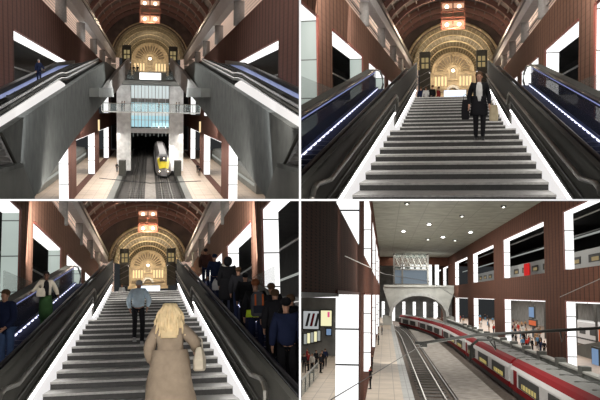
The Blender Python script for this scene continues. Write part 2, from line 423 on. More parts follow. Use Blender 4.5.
def held_bag(S, root, p, w, d, h, mat, name='handbag', label='bag', strap=True, cat='bag', taper=.8):
    """a bag held by or hung on a figure: stands alone as its own thing at the same place"""
    t = bpy.data.objects.new(name, None); C.objects.link(t); t.matrix_world = root.matrix_world @ Matrix.Translation(p); props(t, label, cat)
    t['_b'] = [0, 0, 0]
    b = B(S); rings = []
    for z, f in ((-h / 2, .85), (-h * .42, 1), (0, 1), (h * .4, taper), (h / 2, taper * .8)):
        rings.append([Vector((x * w / 2 * f, y * d / 2 * f, z)) for x, y in ((-1, -.7), (-.7, -1), (.7, -1), (1, -.7), (1, .7), (.7, 1), (-.7, 1), (-1, .7))])
    b.loft(rings); b.done('bag_body', mat, t, raw=True, smooth=False)
    if strap:
        b = B(S); b.tube([(-w * .25, 0, h * .45), (-w * .2, 0, h * .5 + .10), (0, 0, h * .5 + .14), (w * .2, 0, h * .5 + .10), (w * .25, 0, h * .45)], .01, 6); b.done('handle', mat, t, raw=True)
    return t

def recolour(root, mats):
    """give a copied figure its own clothes: mats maps a part's kind to a material"""
    for ch in children_rec(root):
        k = ch.name.split('.')[0]
        if k in mats:
            ch.material_slots[0].link = 'OBJECT'; ch.material_slots[0].material = mats[k]
# ------------------------------------------------------------------ the vaulted back of the hall (seen in three of the views)
def back_hall(S, cx, cy, u, Y, Rv, whe, yf=34.):
    """(cx, cy) centre of the gilded fan window in the photograph, u pixels per unit, Y depth"""
    c = S.ony(cx, cy, Y); g = u * Y * S.k / (K * S.k) ; g = u * Y / K     # metres for one unit at that depth
    X, Z = c.x, c.z
    W = lambda n: n * g
    # facade behind the arch
    f = thing(S, 'station_facade', 'gilded stone station facade with fan window and clock at the far end, ' + whe, 'facade', (X, Y, Z - W(24)))
    b = B(S); b.box(X - W(24), X + W(24), Y + 1.2, Y + 2, Z - W(26), Z + W(26)); b.done('facade_wall', 'gold', f)
    for i in range(15):                                         # ribs of the fan window
        a = PI * (i + .5) / 15; b = B(S)
        p0 = (X + W(8) * math.cos(a), Y + .9, Z + W(8) * math.sin(a)); p1 = (X + W(18.5) * math.cos(a), Y + .9, Z + W(18.5) * math.sin(a))
        b.tube([p0, p1], W(.5), 6); b.done('fan_rib', 'gold', f)
        if i < 14:
            a = PI * (i + 1) / 15; b = B(S); b.prism([(X + W(r_) * math.cos(a + d_), Y + 1.1, Z + W(r_) * math.sin(a + d_)) for r_, d_ in ((10, -.05), (16, -.07), (17, 0), (16, .07), (10, .05))], (0, .1, 0))
            b.done('fan_pane', 'gold_d', f)
    b = B(S); b.arch(X, Z, Y + .5, Y + 1.2, W(18.5), W(20.5)); b.done('arch_moulding', 'gold', f)
    b = B(S); b.box(X - W(5), X + W(5), Y + .4, Y + 1.2, Z - W(8), Z + W(2)); b.arch(X, Z + W(2), Y + .4, Y + 1.2, W(3), W(5.4), n=12); b.done('portal', 'gold', f)
    b = B(S); b.arch(X, Z + W(1.4), Y + .7, Y + .8, W(.1), W(3), n=12); b.box(X - W(3), X + W(3), Y + .1, Y + .39, Z - W(6), Z + W(1.4)); b.done('portal_niche', 'gold_d', f)
    b = B(S); b.ball((X, Y + .1, Z + W(1.5)), W(1.7), .3, W(1.7)); b.done('clock', 'lamp_hot', f)
    b = B(S); b.ball((X, Y + .2, Z + W(17)), W(1.8), .4, W(2.6)); b.done('crest', 'gold', f)
    for s in (-1, 1):
        for k in range(4):
            x = X + s * W(7.2 + 3.3 * k)
            b = B(S); b.box(x - W(.9), x + W(.9), Y + .95, Y + 1.2, Z - W(13), Z - W(4.5)); b.arch(x, Z - W(4.5), Y + .95, Y + 1.2, 0.01, W(.9), n=6); b.done('window', 'gold_glow', f)
            b = B(S); b.box(x + W(1.1), x + W(1.8), Y + .7, Y + 1.2, Z - W(15), Z - W(2.4)); b.done('pilaster', 'gold', f)
    b = B(S); b.box(X - W(19), X + W(19), Y + .6, Y + 1.2, Z - W(2.2), Z - W(1)); b.done('cornice', 'gold', f)
    b = B(S); b.arch(X, Z - W(20), Y - .5, Y + .4, W(4.5), W(7), n=12); b.done('doorway_arch', 'steel_d', f)
    b = B(S); b.box(X - W(19), X + W(19), Y + .55, Y + 1.2, Z - W(19), Z - W(16.5)); b.done('string_course', 'gold_d', f)
    # splayed, glazed arch in front of it
    v = thing(S, 'glazed_arch', 'wide splayed arch of lit gilded glazing bars above the far facade, ' + whe, 'arch', (X, Y - 6, Z))
    n = 28
    def arc(R, y, ez=.94): return [(X + R * math.cos(PI * i / n), y, Z + R * ez * math.sin(PI * i / n)) for i in range(n + 1)]
    y0, y1 = Y - 9, Y
    b = B(S); b.loft([arc(W(42), y0), arc(W(21), y1), arc(W(21) + .15, y1), arc(W(42) + .2, y0)], cap=False, closed=False); b.done('vault_skin', 'glassvault', v)
    for k in range(6):
        t = k / 5; R = W(42) * (1 - t) + W(21) * t; b = B(S); b.tube(arc(R - .05, y0 + (y1 - y0) * t), .07 if k else .16, 6); b.done('hoop', 'gold', v)
    for i in range(1, n):
        a = PI * i / n; b = B(S)
        b.tube([(X + W(41.8) * math.cos(a), y0, Z + W(41.8) * .94 * math.sin(a)), (X + (W(21) - .05) * math.cos(a), y1, Z + (W(21) - .05) * .94 * math.sin(a))], .035, 5); b.done('glazing_bar', 'gold_d', v)
    # iron towers at both sides
    for s, nm in ((-1, 'left'), (1, 'right')):
        t = thing(S, 'iron_tower', 'dark iron tower with yellow lit windows %s of the gilded arch, %s' % (nm, whe), 'tower', (X + s * W(26), Y - 10, Z - W(26)))
        xa, xb = X + s * W(20.5), X + s * W(30)
        b = B(S); b.box(xa, xb, Y - 10, Y - 8, Z - W(27), Z + W(13)); b.done('tower_body', 'dark_metal', t)
        for k in range(2):
            for q in range(2):
                x = X + s * W(23.2 + 3.6 * q); b = B(S); b.box(x - W(1.3), x + W(1.3), Y - 10.15, Y - 10, Z + W(3.5 - 5.4 * k), Z + W(7.6 - 5.4 * k)); b.done('window', 'yel', t)
        b = B(S); b.ball((X + s * W(21), Y - 10.1, Z - W(6)), W(.5), .1, W(.5)); b.done('clock_dial', 'dial', t)
        for k in range(3): b = B(S); b.tube([(xa, Y - 10.1, Z - W(4 + 6 * k)), (xb, Y - 10.1, Z - W(9 + 6 * k))], W(.35), 5); b.done('brace', 'steel_d', t)
    # roof over the hall: springs from the two cornices
    ws, zc, hz = Rv                                            # half width, spring height, rise
    m = 28
    def rarc(d, y): return [((ws + d) * math.cos(PI * i / m), y, zc + (hz + d) * math.sin(PI * i / m)) for i in range(m + 1)]
    b = B(S); b.loft([rarc(0, yf), rarc(0, Y + 3), rarc(.3, Y + 3), rarc(.3, yf)], cap=False, closed=False); struct(b, 'ceiling', 'roof')
    b = B(S); rings = []; o_ = rarc(.3, 0)
    for i in range(m + 1):
        a = PI * i / m; p, q_ = (X + W(40) * math.cos(a), Z + W(40) * .94 * math.sin(a)), (o_[i][0], o_[i][2])
        rings.append([(p[0], Y - 8.6, p[1]), (q_[0], Y - 8.6, q_[1]), (q_[0], Y - 8.3, q_[1]), (p[0], Y - 8.3, p[1])])
    b.loft(rings); struct(b, 'wall_end', 'roof')
    r = thing(S, 'roof_frame', 'dark red ribs and purlins of the barrel roof overhead, ' + whe, 'roof frame', (0, Y - 30, zc))
    nr = 12
    for k in range(nr):
        y = Y - 10 - (Y - yf) * .052 * k * (1 + .06 * k); w_ = .035 * ws
        rings = [[((ws - e) * math.cos(PI * i / 30), y + t_, zc + (hz - e) * math.sin(PI * i / 30)) for e, t_ in ((.02, -w_), (w_ * 2, -w_), (w_ * 2, w_), (.02, w_))] for i in range(31)]
        b = B(S); b.loft(rings); b.done('rib', 'rib', r)
    for i in range(1, 18):
        a = PI * i / 18; b = B(S); b.tube([((ws - .2) * math.cos(a), yf, zc + (hz - .2) * math.sin(a)), ((ws - .2) * math.cos(a), Y - 9, zc + (hz - .2) * math.sin(a))], .011 * ws, 5); b.done('purlin', 'rib_d', r)
    # the lantern
    YL = Y * .8; q = YL / Y; cl_ = S.ony(cx, cy, YL)
    t = thing(S, 'ceiling_lantern', 'big red framed roof lantern glowing warm orange above the arch, ' + whe, 'lantern', (cl_.x, YL, cl_.z + W(42) * q))
    z0, z1, hw = cl_.z + W(42) * q, cl_.z + W(68) * q, W(12) * q
    for xx in (-hw, -hw * .06, hw * .88): b = B(S); b.box(cl_.x + xx, cl_.x + xx + hw * .12, YL - .25, YL + .3, z0, z1); b.done('post', 'lantern_red', t)
    for i, fz in enumerate((0, .30, .40, .62, .72, .97)): b = B(S); b.box(cl_.x - hw, cl_.x + hw, YL - .28, YL + .3, z0 + (z1 - z0) * fz, z0 + (z1 - z0) * (fz + .05)); b.done('crossbar', 'lantern_red', t)
    for s in (-1, 1):
        for f0, f1 in ((.05, .30), (.45, .62), (.72, .97)):
            b = B(S); b.box(cl_.x + s * hw * .06, cl_.x + s * hw * .88, YL + .05, YL + .25, z0 + (z1 - z0) * f0, z0 + (z1 - z0) * f1); b.done('glowing_pane', 'lamp_warm' if f0 != .45 else 'gold_d', t)
            if f0 != .45: b = B(S); b.ball((cl_.x + s * hw * .5, YL - .05, z0 + (z1 - z0) * (f0 + f1) / 2), hw * .16); b.done('bulb', 'lamp_hot', t)
    point(S, (cl_.x, YL - 1, z0 - .6), 1800, (1, .8, .6), .5)
    fill_area(S, (X, Y - 9.5, Z - W(4)), (X, Y, Z + W(4)), W(26), 3, 620, (1, .84, .62))
    fill_area(S, (X, Y - 5, Z + W(30)), (X, Y - 2, Z), W(20), 2, 330, (1, .86, .66))
    fill_area(S, (0, Y * .72, zc - ws * .1), (0, Y * .72, zc + hz), ws * .9, Y * .4, 0.6 * ws * Y * (hz / ws), (1, .80, .68))  # added uplight to brighten the roof and its ribs
    return X, Z, g

def wall_with_openings(S, name, x0, x1, ya, yb, za, zb, opens, mat, oz):
    """one wall along the hall with rectangular openings [(y0, y1)], one row per (z0, z1) in oz"""
    b = B(S); zs = [za] + [z for r in oz for z in r] + [zb]
    for i in range(0, len(zs) - 1, 2): b.box(x0, x1, ya, yb, zs[i], zs[i + 1])
    for (z0, z1) in oz:
        y = ya
        for (o0, o1) in opens:
            if o0 > y: b.box(x0, x1, y, o0, z0, z1)
            y = o1
        if y < yb: b.box(x0, x1, y, yb, z0, z1)
    return struct(b, name, mat)

def lit_opening(S, x0, x1, o0, o1, z0, z1, label, jm, sm, group):
    """the opening's lining: a back-lit far jamb and a back-lit soffit, framed in red"""
    s = 1 if x1 > x0 else -1
    t = thing(S, 'lit_window_lining', label, 'lightbox', ((x0 + x1) / 2, o1, z0), group)
    b = B(S); b.box(x0, x1, o1 - .18, o1, z0, z1 - .12); b.done('jamb_lightbox', jm, t)
    b = B(S); b.box(x0, x1, o0, o1 - .18, z1 - .12, z1); b.done('soffit_lightbox', sm, t)
    b = B(S); e = x0 - s * .06
    b.box(e, x0, o1 - .3, o1 + .12, z0, z1 + .06); b.box(e, x0, o0, o1, z1 - .03, z1 + .08); b.done('edge_trim', 'clad_edge', t)
    return t

def escalator(S, s, xi, xo, z0, m, ya, yb, label, hand, nst, step_r=.34, led2=True):
    """moving stair rising away from the viewer; s = side, xi/xo inner and outer distance from the middle, z = z0 + m*y on the step line"""
    t = thing(S, 'escalator', label, 'escalator', (s * (xi + xo) / 2, ya, z0 + m * ya))
    Z = lambda y, h=0: z0 + m * y + h
    def slope(xa, xb, h0, h1, y0=ya, y1=yb): # a band following the slope
        b = B(S); b.prism([(s * xa, y0, Z(y0, h0)), (s * xa, y1, Z(y1, h0)), (s * xa, y1, Z(y1, h1)), (s * xa, y0, Z(y0, h1))], (s * (xb - xa), 0, 0)); return b
    slope(xi - .0, xo + .25, -.9, -.30).done('truss', 'dark_trim', t)
    n = nst; dy = (yb - ya) / n
    for k in range(n):
        y = ya + dy * k; zt = Z(y + dy, -.02)
        b = B(S); b.box(s * (xi + .18), s * (xo - .18), y, y + dy * 1.02, zt - m * dy - .16, zt); b.done('step', 'blue_step', t)
    slope(xi + .10, xi + .18, -.1, .12).done('skirt', 'blue_skirt', t); slope(xo - .18, xo - .10, -.1, .12).done('skirt', 'blue_skirt', t)
    slope(xo - .19, xo - .15, .03, .075, ya, yb - .4).done('light_strip', 'led', t)
    for x in (xi + .06, xo - .08):
        slope(x, x + .03, .1, hand - .05).done('glass_balustrade', 'blue_glass', t)
        b = B(S); pts = [(s * (x + .015), y, Z(y, hand)) for y in [ya + (yb - ya) * i / 12 for i in range(13)]]
        pts += [(s * (x + .015), yb + 2.2, Z(yb, hand + .12)), (s * (x + .015), yb + 3.6, Z(yb, hand - .1)), (s * (x + .015), yb + 4., Z(yb, hand - .45)), (s * (x + .015), yb + 3.2, Z(yb, hand - .75))]
        b.tube(pts, .05, 8); b.done('handrail', 'black', t)
    if led2: slope(xo - .05, xo - .03, hand - .13, hand - .10).done('upper_light_strip', 'led_blue', t)
    slope(xo, xo + .5, -.9, -.0).done('outer_cladding', 'dark_metal', t)
    slope(xo, xo + .12, 0, hand - .22).done('outer_panel', 'blue_glass', t)
    slope(xo, xo + .35, hand - .22, hand + .03).done('outer_deck', 'dark_metal', t)
    return t
M['blue_step'] = plain('escalator_step', (.035, .04, .07), .35, .6)

def interior(S, s, x0, x1, ya, yb, z0, z1, mat='void'):
    b = B(S); b.box(s * x1, s * (x1 + .3), ya, yb, z0, z1); struct(b, 'wall_outer', mat)
    b = B(S); b.box(s * x0, s * x1, ya, yb, z1, z1 + .3); struct(b, 'ceiling', mat)

def stair_hall(S, bx, whe, y_near, arch, Y, opn, light=1.):
    """the wide granite stair between two escalators, both walls, roof and far facade"""
    m = .1375; dw = bx.get('dw', 0)
    # ---- staircase
    st = thing(S, 'staircase', 'wide grey granite staircase with white lit sides, ' + whe, 'staircase', (0, 22, -1.2))
    lower = []; k = 0
    while True:
        y = 22.6 - 1.09 * k; z = .16 - .15 * k
        if y < y_near - 1.2: break
        lower.append((y, z)); k += 1
    def step(y, run, z, rise, hw=1.75):
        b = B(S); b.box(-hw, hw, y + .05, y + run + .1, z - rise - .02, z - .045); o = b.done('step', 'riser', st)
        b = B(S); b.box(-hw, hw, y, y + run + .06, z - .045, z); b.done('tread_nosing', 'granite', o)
    for i, (y, z) in enumerate(lower): step(y, 1.09 if i else 4.4, z, .15)
    for k in range(11): step(27 + 1.09 * k, 1.09, .31 + .15 * k, .15)
    b = B(S); b.box(-6.4, 6.4, 38.9, Y + 12, 1.4, 1.81); struct(b, 'floor', 'granite')
    l1 = lambda y, h: -2.95 + m * y + h
    l2 = lambda y, h: -3.40 + m * y + h
    for s, nm in ((-1, 'left'), (1, 'right')):
        x = s * 1.75
        # white lit side wall, following both flights
        w = thing(S, 'lit_stair_side', 'white glowing side wall along the %s edge of the staircase, %s' % (nm, whe), 'side wall', (x, 22, -2))
        b = B(S); b.prism([(x, y_near - 2, l1(y_near - 2, -.4)), (x, 39, l2(39, -.4)), (x, 39, l2(39, .33)), (x, 24.6, l2(24.6, .33)), (x, 24.4, l1(24.4, .36)), (x, y_near - 2, l1(y_near - 2, .36))], (s * .06, 0, 0)); b.done('side_panel', 'side_lit', w)
        b = B(S); b.prism([(x, y_near - 2, l1(y_near - 2, .30)), (x, 24.3, l1(24.3, .30)), (x, 24.3, l1(24.3, .33)), (x, y_near - 2, l1(y_near - 2, .33))], (-s * .05, 0, 0)); b.done('light_strip', 'led_w', w)
        b = B(S); b.prism([(x, 24.9, l2(24.9, .27)), (x, 38.5, l2(38.5, .27)), (x, 38.5, l2(38.5, .30)), (x, 24.9, l2(24.9, .30))], (-s * .05, 0, 0)); b.done('light_strip', 'led_w', w)
        # dark balustrade with its kink at the landing
        d = thing(S, 'stair_balustrade', 'dark metal clad balustrade on the %s side of the staircase, %s' % (nm, whe), 'balustrade', (x, 22, -1))
        yn = y_near - 5
        b = B(S); b.prism([(x, yn, l1(yn, .36)), (x, 24.4, l1(24.4, .36)), (x, 24.6, l2(24.6, .33)), (x, 41, l2(41, .33)), (x, 41, l1(41, 1.02)), (x, yn, l1(yn, 1.13))], (s * .07, 0, 0)); b.done('panel', 'dark_metal', d)
        for h0, h1, pr, mt in ((.36, .41, .04, 'steel_d'), (.55, .58, .03, 'steel_d')):
            b = B(S); b.prism([(x, yn, l1(yn, h0)), (x, 24.4, l1(24.4, h0)), (x, 24.4, l1(24.4, h1)), (x, yn, l1(yn, h1))], (-s * pr, 0, 0)); b.done('ledge', mt, d)
            b = B(S); b.prism([(x, 24.7, l2(24.7, h0)), (x, 41, l2(41, h0)), (x, 41, l2(41, h1)), (x, 24.7, l2(24.7, h1))], (-s * pr, 0, 0)); b.done('ledge', mt, d)
            b = B(S); b.prism([(x, 24.3, l1(24.3, h1)), (x, 24.3, l2(24.3, h0)), (x, 24.7, l2(24.7, h0)), (x, 24.7, l1(24.3, h1))], (-s * pr, 0, 0)); b.done('ledge', mt, d)
        b = B(S); b.prism([(x, yn, l1(yn, 1.10)), (x, 41, l1(41, 1.0)), (x, 41, l1(41, 1.04)), (x, yn, l1(yn, 1.15))], (s * .09, 0, 0)); b.done('coping', 'dark_metal', d)
        b = B(S); xr = x - s * .09
        ty = bx['ty']; zt_ = l1(ty, .86); pts = [(xr, ty - 1.5, zt_ - .6), (xr, ty - 1.5, zt_ - .12), (xr, ty - 1.35, zt_ - .03), (xr, ty - 1.1, zt_ + .015), (xr, ty, zt_ + .01), (xr, 24, l1(24, .87)), (xr, 24.5, l1(24.2, .80)), (xr, 25, l2(25, .90)), (xr, 40, l2(40, .87))]
        b.tube(pts, .035, 8); b.done('handrail', 'steel', d)
        for y in (14, 18, 22, 28, 33, 38): b = B(S); zz = (l1 if y < 24 else l2)(y, .84); b.tube([(xr, y, zz), (x, y, zz - .06)], .015, 6); b.done('bracket', 'steel', d)
        # escalator outside it
        lab = 'escalator with dark steps and violet light strip %s of the staircase, %s' % (nm, whe)
        escalator(S, s, 2.02, 3.62, -2.95, m, y_near - 2, 37.5, lab, .93, 40)
        # hall wall with its openings
        wx, we = s * 5.2, s * 5.9
        wall_with_openings(S, 'wall_' + nm, wx, we, 8, Y + 8, -4, 6.75 + dw * 1.4, opn, M['clad'], [(-3.4, 4.68 + dw)])
        for i, (o0, o1) in enumerate(opn):
            lit_opening(S, wx, we, o0, o1, -1.5, 4.68 + dw, '%s lit opening lining in the %s terracotta wall, %s' % (('nearest', 'second nearest', 'third nearest', 'fourth nearest', 'fifth nearest', 'sixth nearest')[i], nm, whe), M['box_green' if (nm == 'left') else 'box_w'], M['box_wy'], 'lit opening linings ' + whe)
        interior(S, s, 5.9, 10, 8, Y, -3, 6.0)
        for i, (o0, o1) in enumerate(opn[:4]):                     # train hall lamps and ducts seen through the openings
            for kx, kz in ((7.2, 3.9), (8.2, 2.6), (9.0, 1.2)):
                b = B(S); b.tube([(s * kx, o0 - 2, kz), (s * kx, o1 + 2, kz)], .07, 6)
                b.done('ceiling_duct' if kz != 2.6 else 'tube_lamp', 'steel_d' if kz != 2.6 else 'tube_d', None, '%s behind the %s opening of the %s wall, %s' % ('thin duct' if kz == 3.9 else ('glowing tube lamp' if kz == 2.6 else 'low pipe'), ('first', 'second', 'third', 'fourth')[i], nm, whe), 'duct' if kz != 2.6 else 'lamp', 'ducts and lamps behind the walls ' + whe)
        # beam, columns and, behind, planks that glow in place of lamplight
        b = B(S); b.box(s * 4.9, s * 5.5, 20, Y - 9, 8.2 + dw, 8.95 + dw); struct(b, 'trim_beam_' + nm, 'beam')
        b = B(S); b.box(s * 4.75, s * 5.5, 20, Y - 9, 8.95 + dw, 9.10 + dw); b.box(s * 4.85, s * 5.5, 20, Y - 9, 9.10 + dw, 9.5 + dw); struct(b, 'trim_cornice_' + nm, 'steel_d')
        b = B(S); b.box(s * 6.6, s * 6.8, 20, Y + 50, 6.2, 14); struct(b, 'wall_gallery_' + nm, 'beige')
        b = B(S); b.box(s * 5.9, s * 6.6, 20, Y - 9, 6.1, 6.3); struct(b, 'floor_gallery_' + nm, 'concrete_d')
        b = B(S); b.tube([(s * 5.5, 22, 7.5), (s * 5.5, Y - 9, 7.5)], .05, 6); b.done('gallery_rail', 'steel_d', None, 'long horizontal rail behind the gallery columns on the %s, %s' % (nm, whe), 'rail')
        for i in range(7):
            y = 36.8 + 12 * i
            if y > Y - 12: break
            b = B(S); b.tube([(s * 5.3, y, 6.75), (s * 5.3, y, 7.0), (s * 5.3, y, 8.2 + dw)], .30, 14)
            b.done('column', 'col', None, '%s round concrete gallery column above the %s wall, %s' % (('nearest', 'second', 'third', 'fourth', 'fifth', 'sixth', 'seventh')[i], nm, whe), 'column', 'gallery columns ' + whe, smooth=True)
        # glass screen at the near edge of the escalator
        b = B(S); b.box(s * 4.25, s * 4.29, 22, 33, .2, 1.75); b.done('glass_screen', 'clear_glass', None, 'clear glass guard panel beside the %s escalator, %s' % (nm, whe), 'glass screen')
        fill_area(S, (s * 2.5, 34, 8.6), (s * 5.2, 40, 4.5), 3, 24, 1100 * light, (1, .95, .9))  # added lamp above the escalators to brighten the terracotta wall
        fill_area(S, (s * 2.5, 18, 7.5), (s * 5.2, 24, 3.0), 3, 12, 600 * bx.get('near', 1.), (1, .95, .9))
        fill_area(S, (s * 6.2, 50, 8.1), (s * 5.6, 50, 6.5), 1, 40, 150 * light, (1, .9, .85))
    fill_area(S, (0, 46, 8.5), (0, 60, 3), 4, 10, 200 * light, (1, .95, .88))
    fill_area(S, (0, 3, 5.5), (0, 22, -.5), 6, 3, 420 * bx.get('front', 1.), (1, .96, .92))  # unseen fill lamp added in front for the stairs and people
    X, Z, g = back_hall(S, arch[0], arch[1], arch[2], Y, (7.5, 8.6 + dw, 6.2), whe)
    # white screen at the head of the stairs
    c0 = S.ony(bx['scr'][0], bx['scr'][1], 60); c1 = S.ony(bx['scr'][2], bx['scr'][3], 60)
    b = B(S); b.box(c0.x, c1.x, 60, 60.2, c1.z - .3, c0.z); b.done('light_panel', 'screen_b', None, 'bright white panel standing beyond the top of the stairs, ' + whe, 'panel')
# ================================================================== the four halls
S1 = Hall(150, 110, 'top left', -1, 1)
S2 = Hall(452, 135, 'top right', 1, 1)
S3 = Hall(148, 331, 'bottom left', -1, -1, (-.15, 3.5, .25))
S4 = Hall(385, 295, 'bottom right', 1, -1)

OPN = [(19.0, 30.8), (34.7, 46.5), (50.4, 62.2), (66.1, 77.9), (81.8, 93.6)]
def mark(): return set(bpy.data.objects)
def owned(before, S):
    for o in set(bpy.data.objects) - before: OWN[o.name] = S
OWN = {}

# ------------------------------------------------ top right: empty stair, one man coming down
q = mark()
stair_hall(S2, dict(front=.5, ty=10.8, scr=(444, 90.5, 466, 95)), 'top right view', 11.5, (453, 72, 1.0), 108, OPN, 1.0)
blk = cloth('black_wool', (.012, .012, .014)); wht = cloth('white_cotton', (.62, .62, .60)); navy = cloth('navy_cloth', (.014, .02, .05))
p = S2.ony(479, 138.5, 20.45)
man = person(S2, (p.x, 20.45, -.14), 'man in a long black coat and white shirt coming down the empty stair', PI, 1.0, 'tan', top=blk, legs=blk, hair=cloth('brown_hair', (.10, .06, .035)), coat=.62, shirt=wht, detail=True,
             legL=((-.10, .08, .52), (-.09, .02, .09)), legR=((.08, .04, .50), (.08, -.04, .10)), puffy=1.08, flare=.05)
held_bag(S2, man, (-.36, .05, .68), .22, .12, .40, cloth('beige_bag', (.42, .36, .24)), 'carrier_bag', 'beige carrier bag in the hand of the man in the black coat')
held_bag(S2, man, (.34, .02, .78), .20, .14, .50, blk, 'shoulder_bag', 'dark soft bag hanging at the side of the man in the black coat')
for i, (px, col, lab, hh) in enumerate(((421, navy, 'distant person in navy on the upper floor at the far left of the stair head', 1.0), (426, wht, 'distant person in white on the upper floor beside the left tower', 1.0),
        (432.5, blk, 'distant person in black on the upper floor in front of the left tower', 1.05), (438.5, cloth('dark_red', (.20, .02, .02)), 'distant person in dark red on the upper floor left of the bright panel', .98))):
    c = S2.ony(px, 100, 58); person(S2, (c.x, 58, 1.81), lab, .4 * i, hh, top=col, legs=navy, hair=cloth('brown_hair', 0), group=None)
owned(q, S2)

# ------------------------------------------------ bottom left: the same stair full of people
q = mark()
stair_hall(S3, dict(near=.22, front=.95, dw=.3, ty=8.3, scr=(138, 286, 160, 290)), 'bottom left view', 8.2, (148, 266.5, .87), 108, OPN, 1.0)
zs = lambda y: -2.95 + .1375 * y
# woman in the cream jacket, coming down the left escalator
cream = cloth('cream_jacket', (.60, .55, .45)); green = cloth('green_skirt', (.035, .085, .03)); bl = cloth('light_blue_jacket', (.64, .78, .88)); tan = cloth('taupe_coat', (.28, .22, .16))
blond = cloth('blond_hair', (.72, .56, .33)); brown = cloth('brown_hair', 0); dj = cloth('dark_jacket', (.022, .022, .026)); jean = cloth('blue_jeans', (.06, .10, .20))
c = S3.onx(46, 300, -2.85); y = c.y
wm = person(S3, (c.x, y, zs(y)), 'woman in a cream jacket, black top and green skirt riding down the left escalator', PI + .15, .98, 'dark', top=cream, legs=green, hair=cloth('black_hair', (.012, .01, .01)), shirt=blk, detail=True, puffy=1.12,
            armL=((-.30, .02, 1.15), (-.34, .18, .98)), armR=((.32, .0, 1.18), (.42, .22, 1.08)))
b = B(S3); b.loft([[Vector((math.cos(a) * w, math.sin(a) * d, z)) for a in [2 * PI * k / 14 for k in range(14)]] for z, w, d in ((1.0, .165, .135), (.8, .20, .16), (.55, .21, .17), (.28, .20, .17))]); b.done('skirt', green, wm, raw=True, smooth=True)
b = B(S3); b.loft([[Vector((s_ * .015 + x, .125 - .1 * (z > 1.4), z)) for x, s_ in ((-.085, 1), (.085, 1), (.07, 1), (-.07, 1))] for z in (1.0, 1.2, 1.42)]); b.done('black_top', blk, wm, raw=True)
held_bag(S3, wm, (.16, .20, 1.08), .26, .1, .26, cream, 'cream_bag', 'cream shoulder bag on the woman in the cream jacket', strap=True)
# man going down at the left edge
c = S3.onx(7, 330, -2.75); y = c.y
mn = person(S3, (c.x, y, zs(y)), 'bearded man in a navy jacket and jeans at the left edge, riding down', PI - .5, 1.02, 'tan', top=navy, legs=jean, hair=brown, detail=True, puffy=1.25, lean=.12,
            armL=((-.28, .12, 1.12), (-.22, .34, .98)), armR=((.30, .08, 1.14), (.26, .30, 1.0)))
# person in light blue climbing
yb_ = 17.6
c = S3.ony(138, 335, yb_)
pb = person(S3, (c.x, yb_, -.53), 'person in a pale blue jacket and black trousers climbing the middle of the stair', -.08, .98, 'tan', top=bl, legs=blk, hair=cloth('grey_hair', (.28, .28, .28)), lean=.42, detail=True, puffy=1.22,
            legL=((-.10, .16, .56), (-.10, .02, .10)), legR=((.12, .02, .50), (.12, -.22, .0)), armL=((-.27, -.02, 1.12), (-.24, .16, .90)), armR=((.30, -.03, 1.13), (.24, .14, .93)), shoes=cloth('white_sole_shoe', (.30, .30, .30)))
# woman in the taupe coat
yw = 8.6; c = S3.ony(170, 400, yw)
wt = person(S3, (c.x, yw, -1.77), 'woman with long blond hair in a taupe coat climbing, nearest on the stair', -.12, 1.10, 'pale', top=tan, legs=blk, hair=blond, longhair=True, coat=.40, lean=.10, detail=True, puffy=1.45, flare=.12,
            legL=((-.10, .12, .52), (-.10, .02, .09)), armR=((.36, .0, 1.20), (.33, .20, 1.12)), armL=((-.30, .02, 1.14), (-.27, .14, .95)))
held_bag(S3, wt, (.40, .12, .98), .16, .42, .32, cloth('cream_leather', (.52, .46, .36)), 'handbag', 'cream leather handbag under the arm of the woman in the taupe coat', taper=.6)
# queue going up the right escalator
def rider(px, py, x, lab, yaw=-.05, sc=1., **kw):
    sc *= 1.09
    c = S3.onx(px, py, x); return person(S3, (c.x, c.y, zs(c.y) + kw.pop('dz', 0)), lab, yaw, sc, **kw)
r1 = rider(206, 290, 2.85, 'person in a brown padded jacket, furthest up the right escalator', top=cloth('brown_jacket', (.07, .035, .03)), legs=navy, hair=blk, puffy=1.5)
r2 = rider(215, 292, 2.75, 'person in a navy jacket and dark cap beside the one in brown, right escalator', top=navy, legs=navy, hair=navy, puffy=1.2)
r3 = rider(228.5, 300, 2.75, 'tall person in a black hooded coat on the right escalator', sc=1.06, top=blk, legs=blk, hood=True, puffy=1.4, coat=.5)
held_bag(S3, r2, (.02, .0, .62), .26, .2, .42, wht, 'plastic_bag', 'white plastic bag hanging between the navy jacket and the hooded coat', taper=.6)
r4 = rider(239, 305, 2.95, 'person with light brown hair and dark jacket just behind the hooded coat', sc=.92, top=dj, legs=navy, hair=brown, puffy=1.5)
r5 = rider(256, 320, 2.6, 'person with a yellow vest and orange grey backpack on the right escalator', sc=.97, top=blk, legs=navy, hair=cloth('orange_hat', (.25, .09, .04)), puffy=1.3)
bp = bpy.data.objects.new('backpack', None); C.objects.link(bp); bp.matrix_world = r5.matrix_world @ Matrix.Translation((.04, -.24, 1.18)); props(bp, 'orange and grey backpack worn over the yellow vest', 'backpack'); bp['_b'] = [0, 0, 0]
b = B(S3); b.loft([[Vector((x * w, y * .11, z)) for x, y in ((-1, .8), (-.9, -.6), (-.6, -1), (.6, -1), (.9, -.6), (1, .8))] for z, w in ((-.27, .13), (-.22, .16), (0, .165), (.18, .15), (.26, .09))]); b.done('pack_body', cloth('grey_nylon', (.09, .09, .10)), bp, raw=True)
for x in (-.09, .07): b = B(S3); b.box(x, x + .035, -.125, -.108, -.2, .2); raw_ = b.done('stripe', cloth('orange_nylon', (.60, .14, .04)), bp, raw=True)
b = B(S3); b.box(-.12, .12, -.14, -.105, -.2, -.04); b.done('pocket', cloth('dark_nylon', (.03, .035, .05)), bp, raw=True)
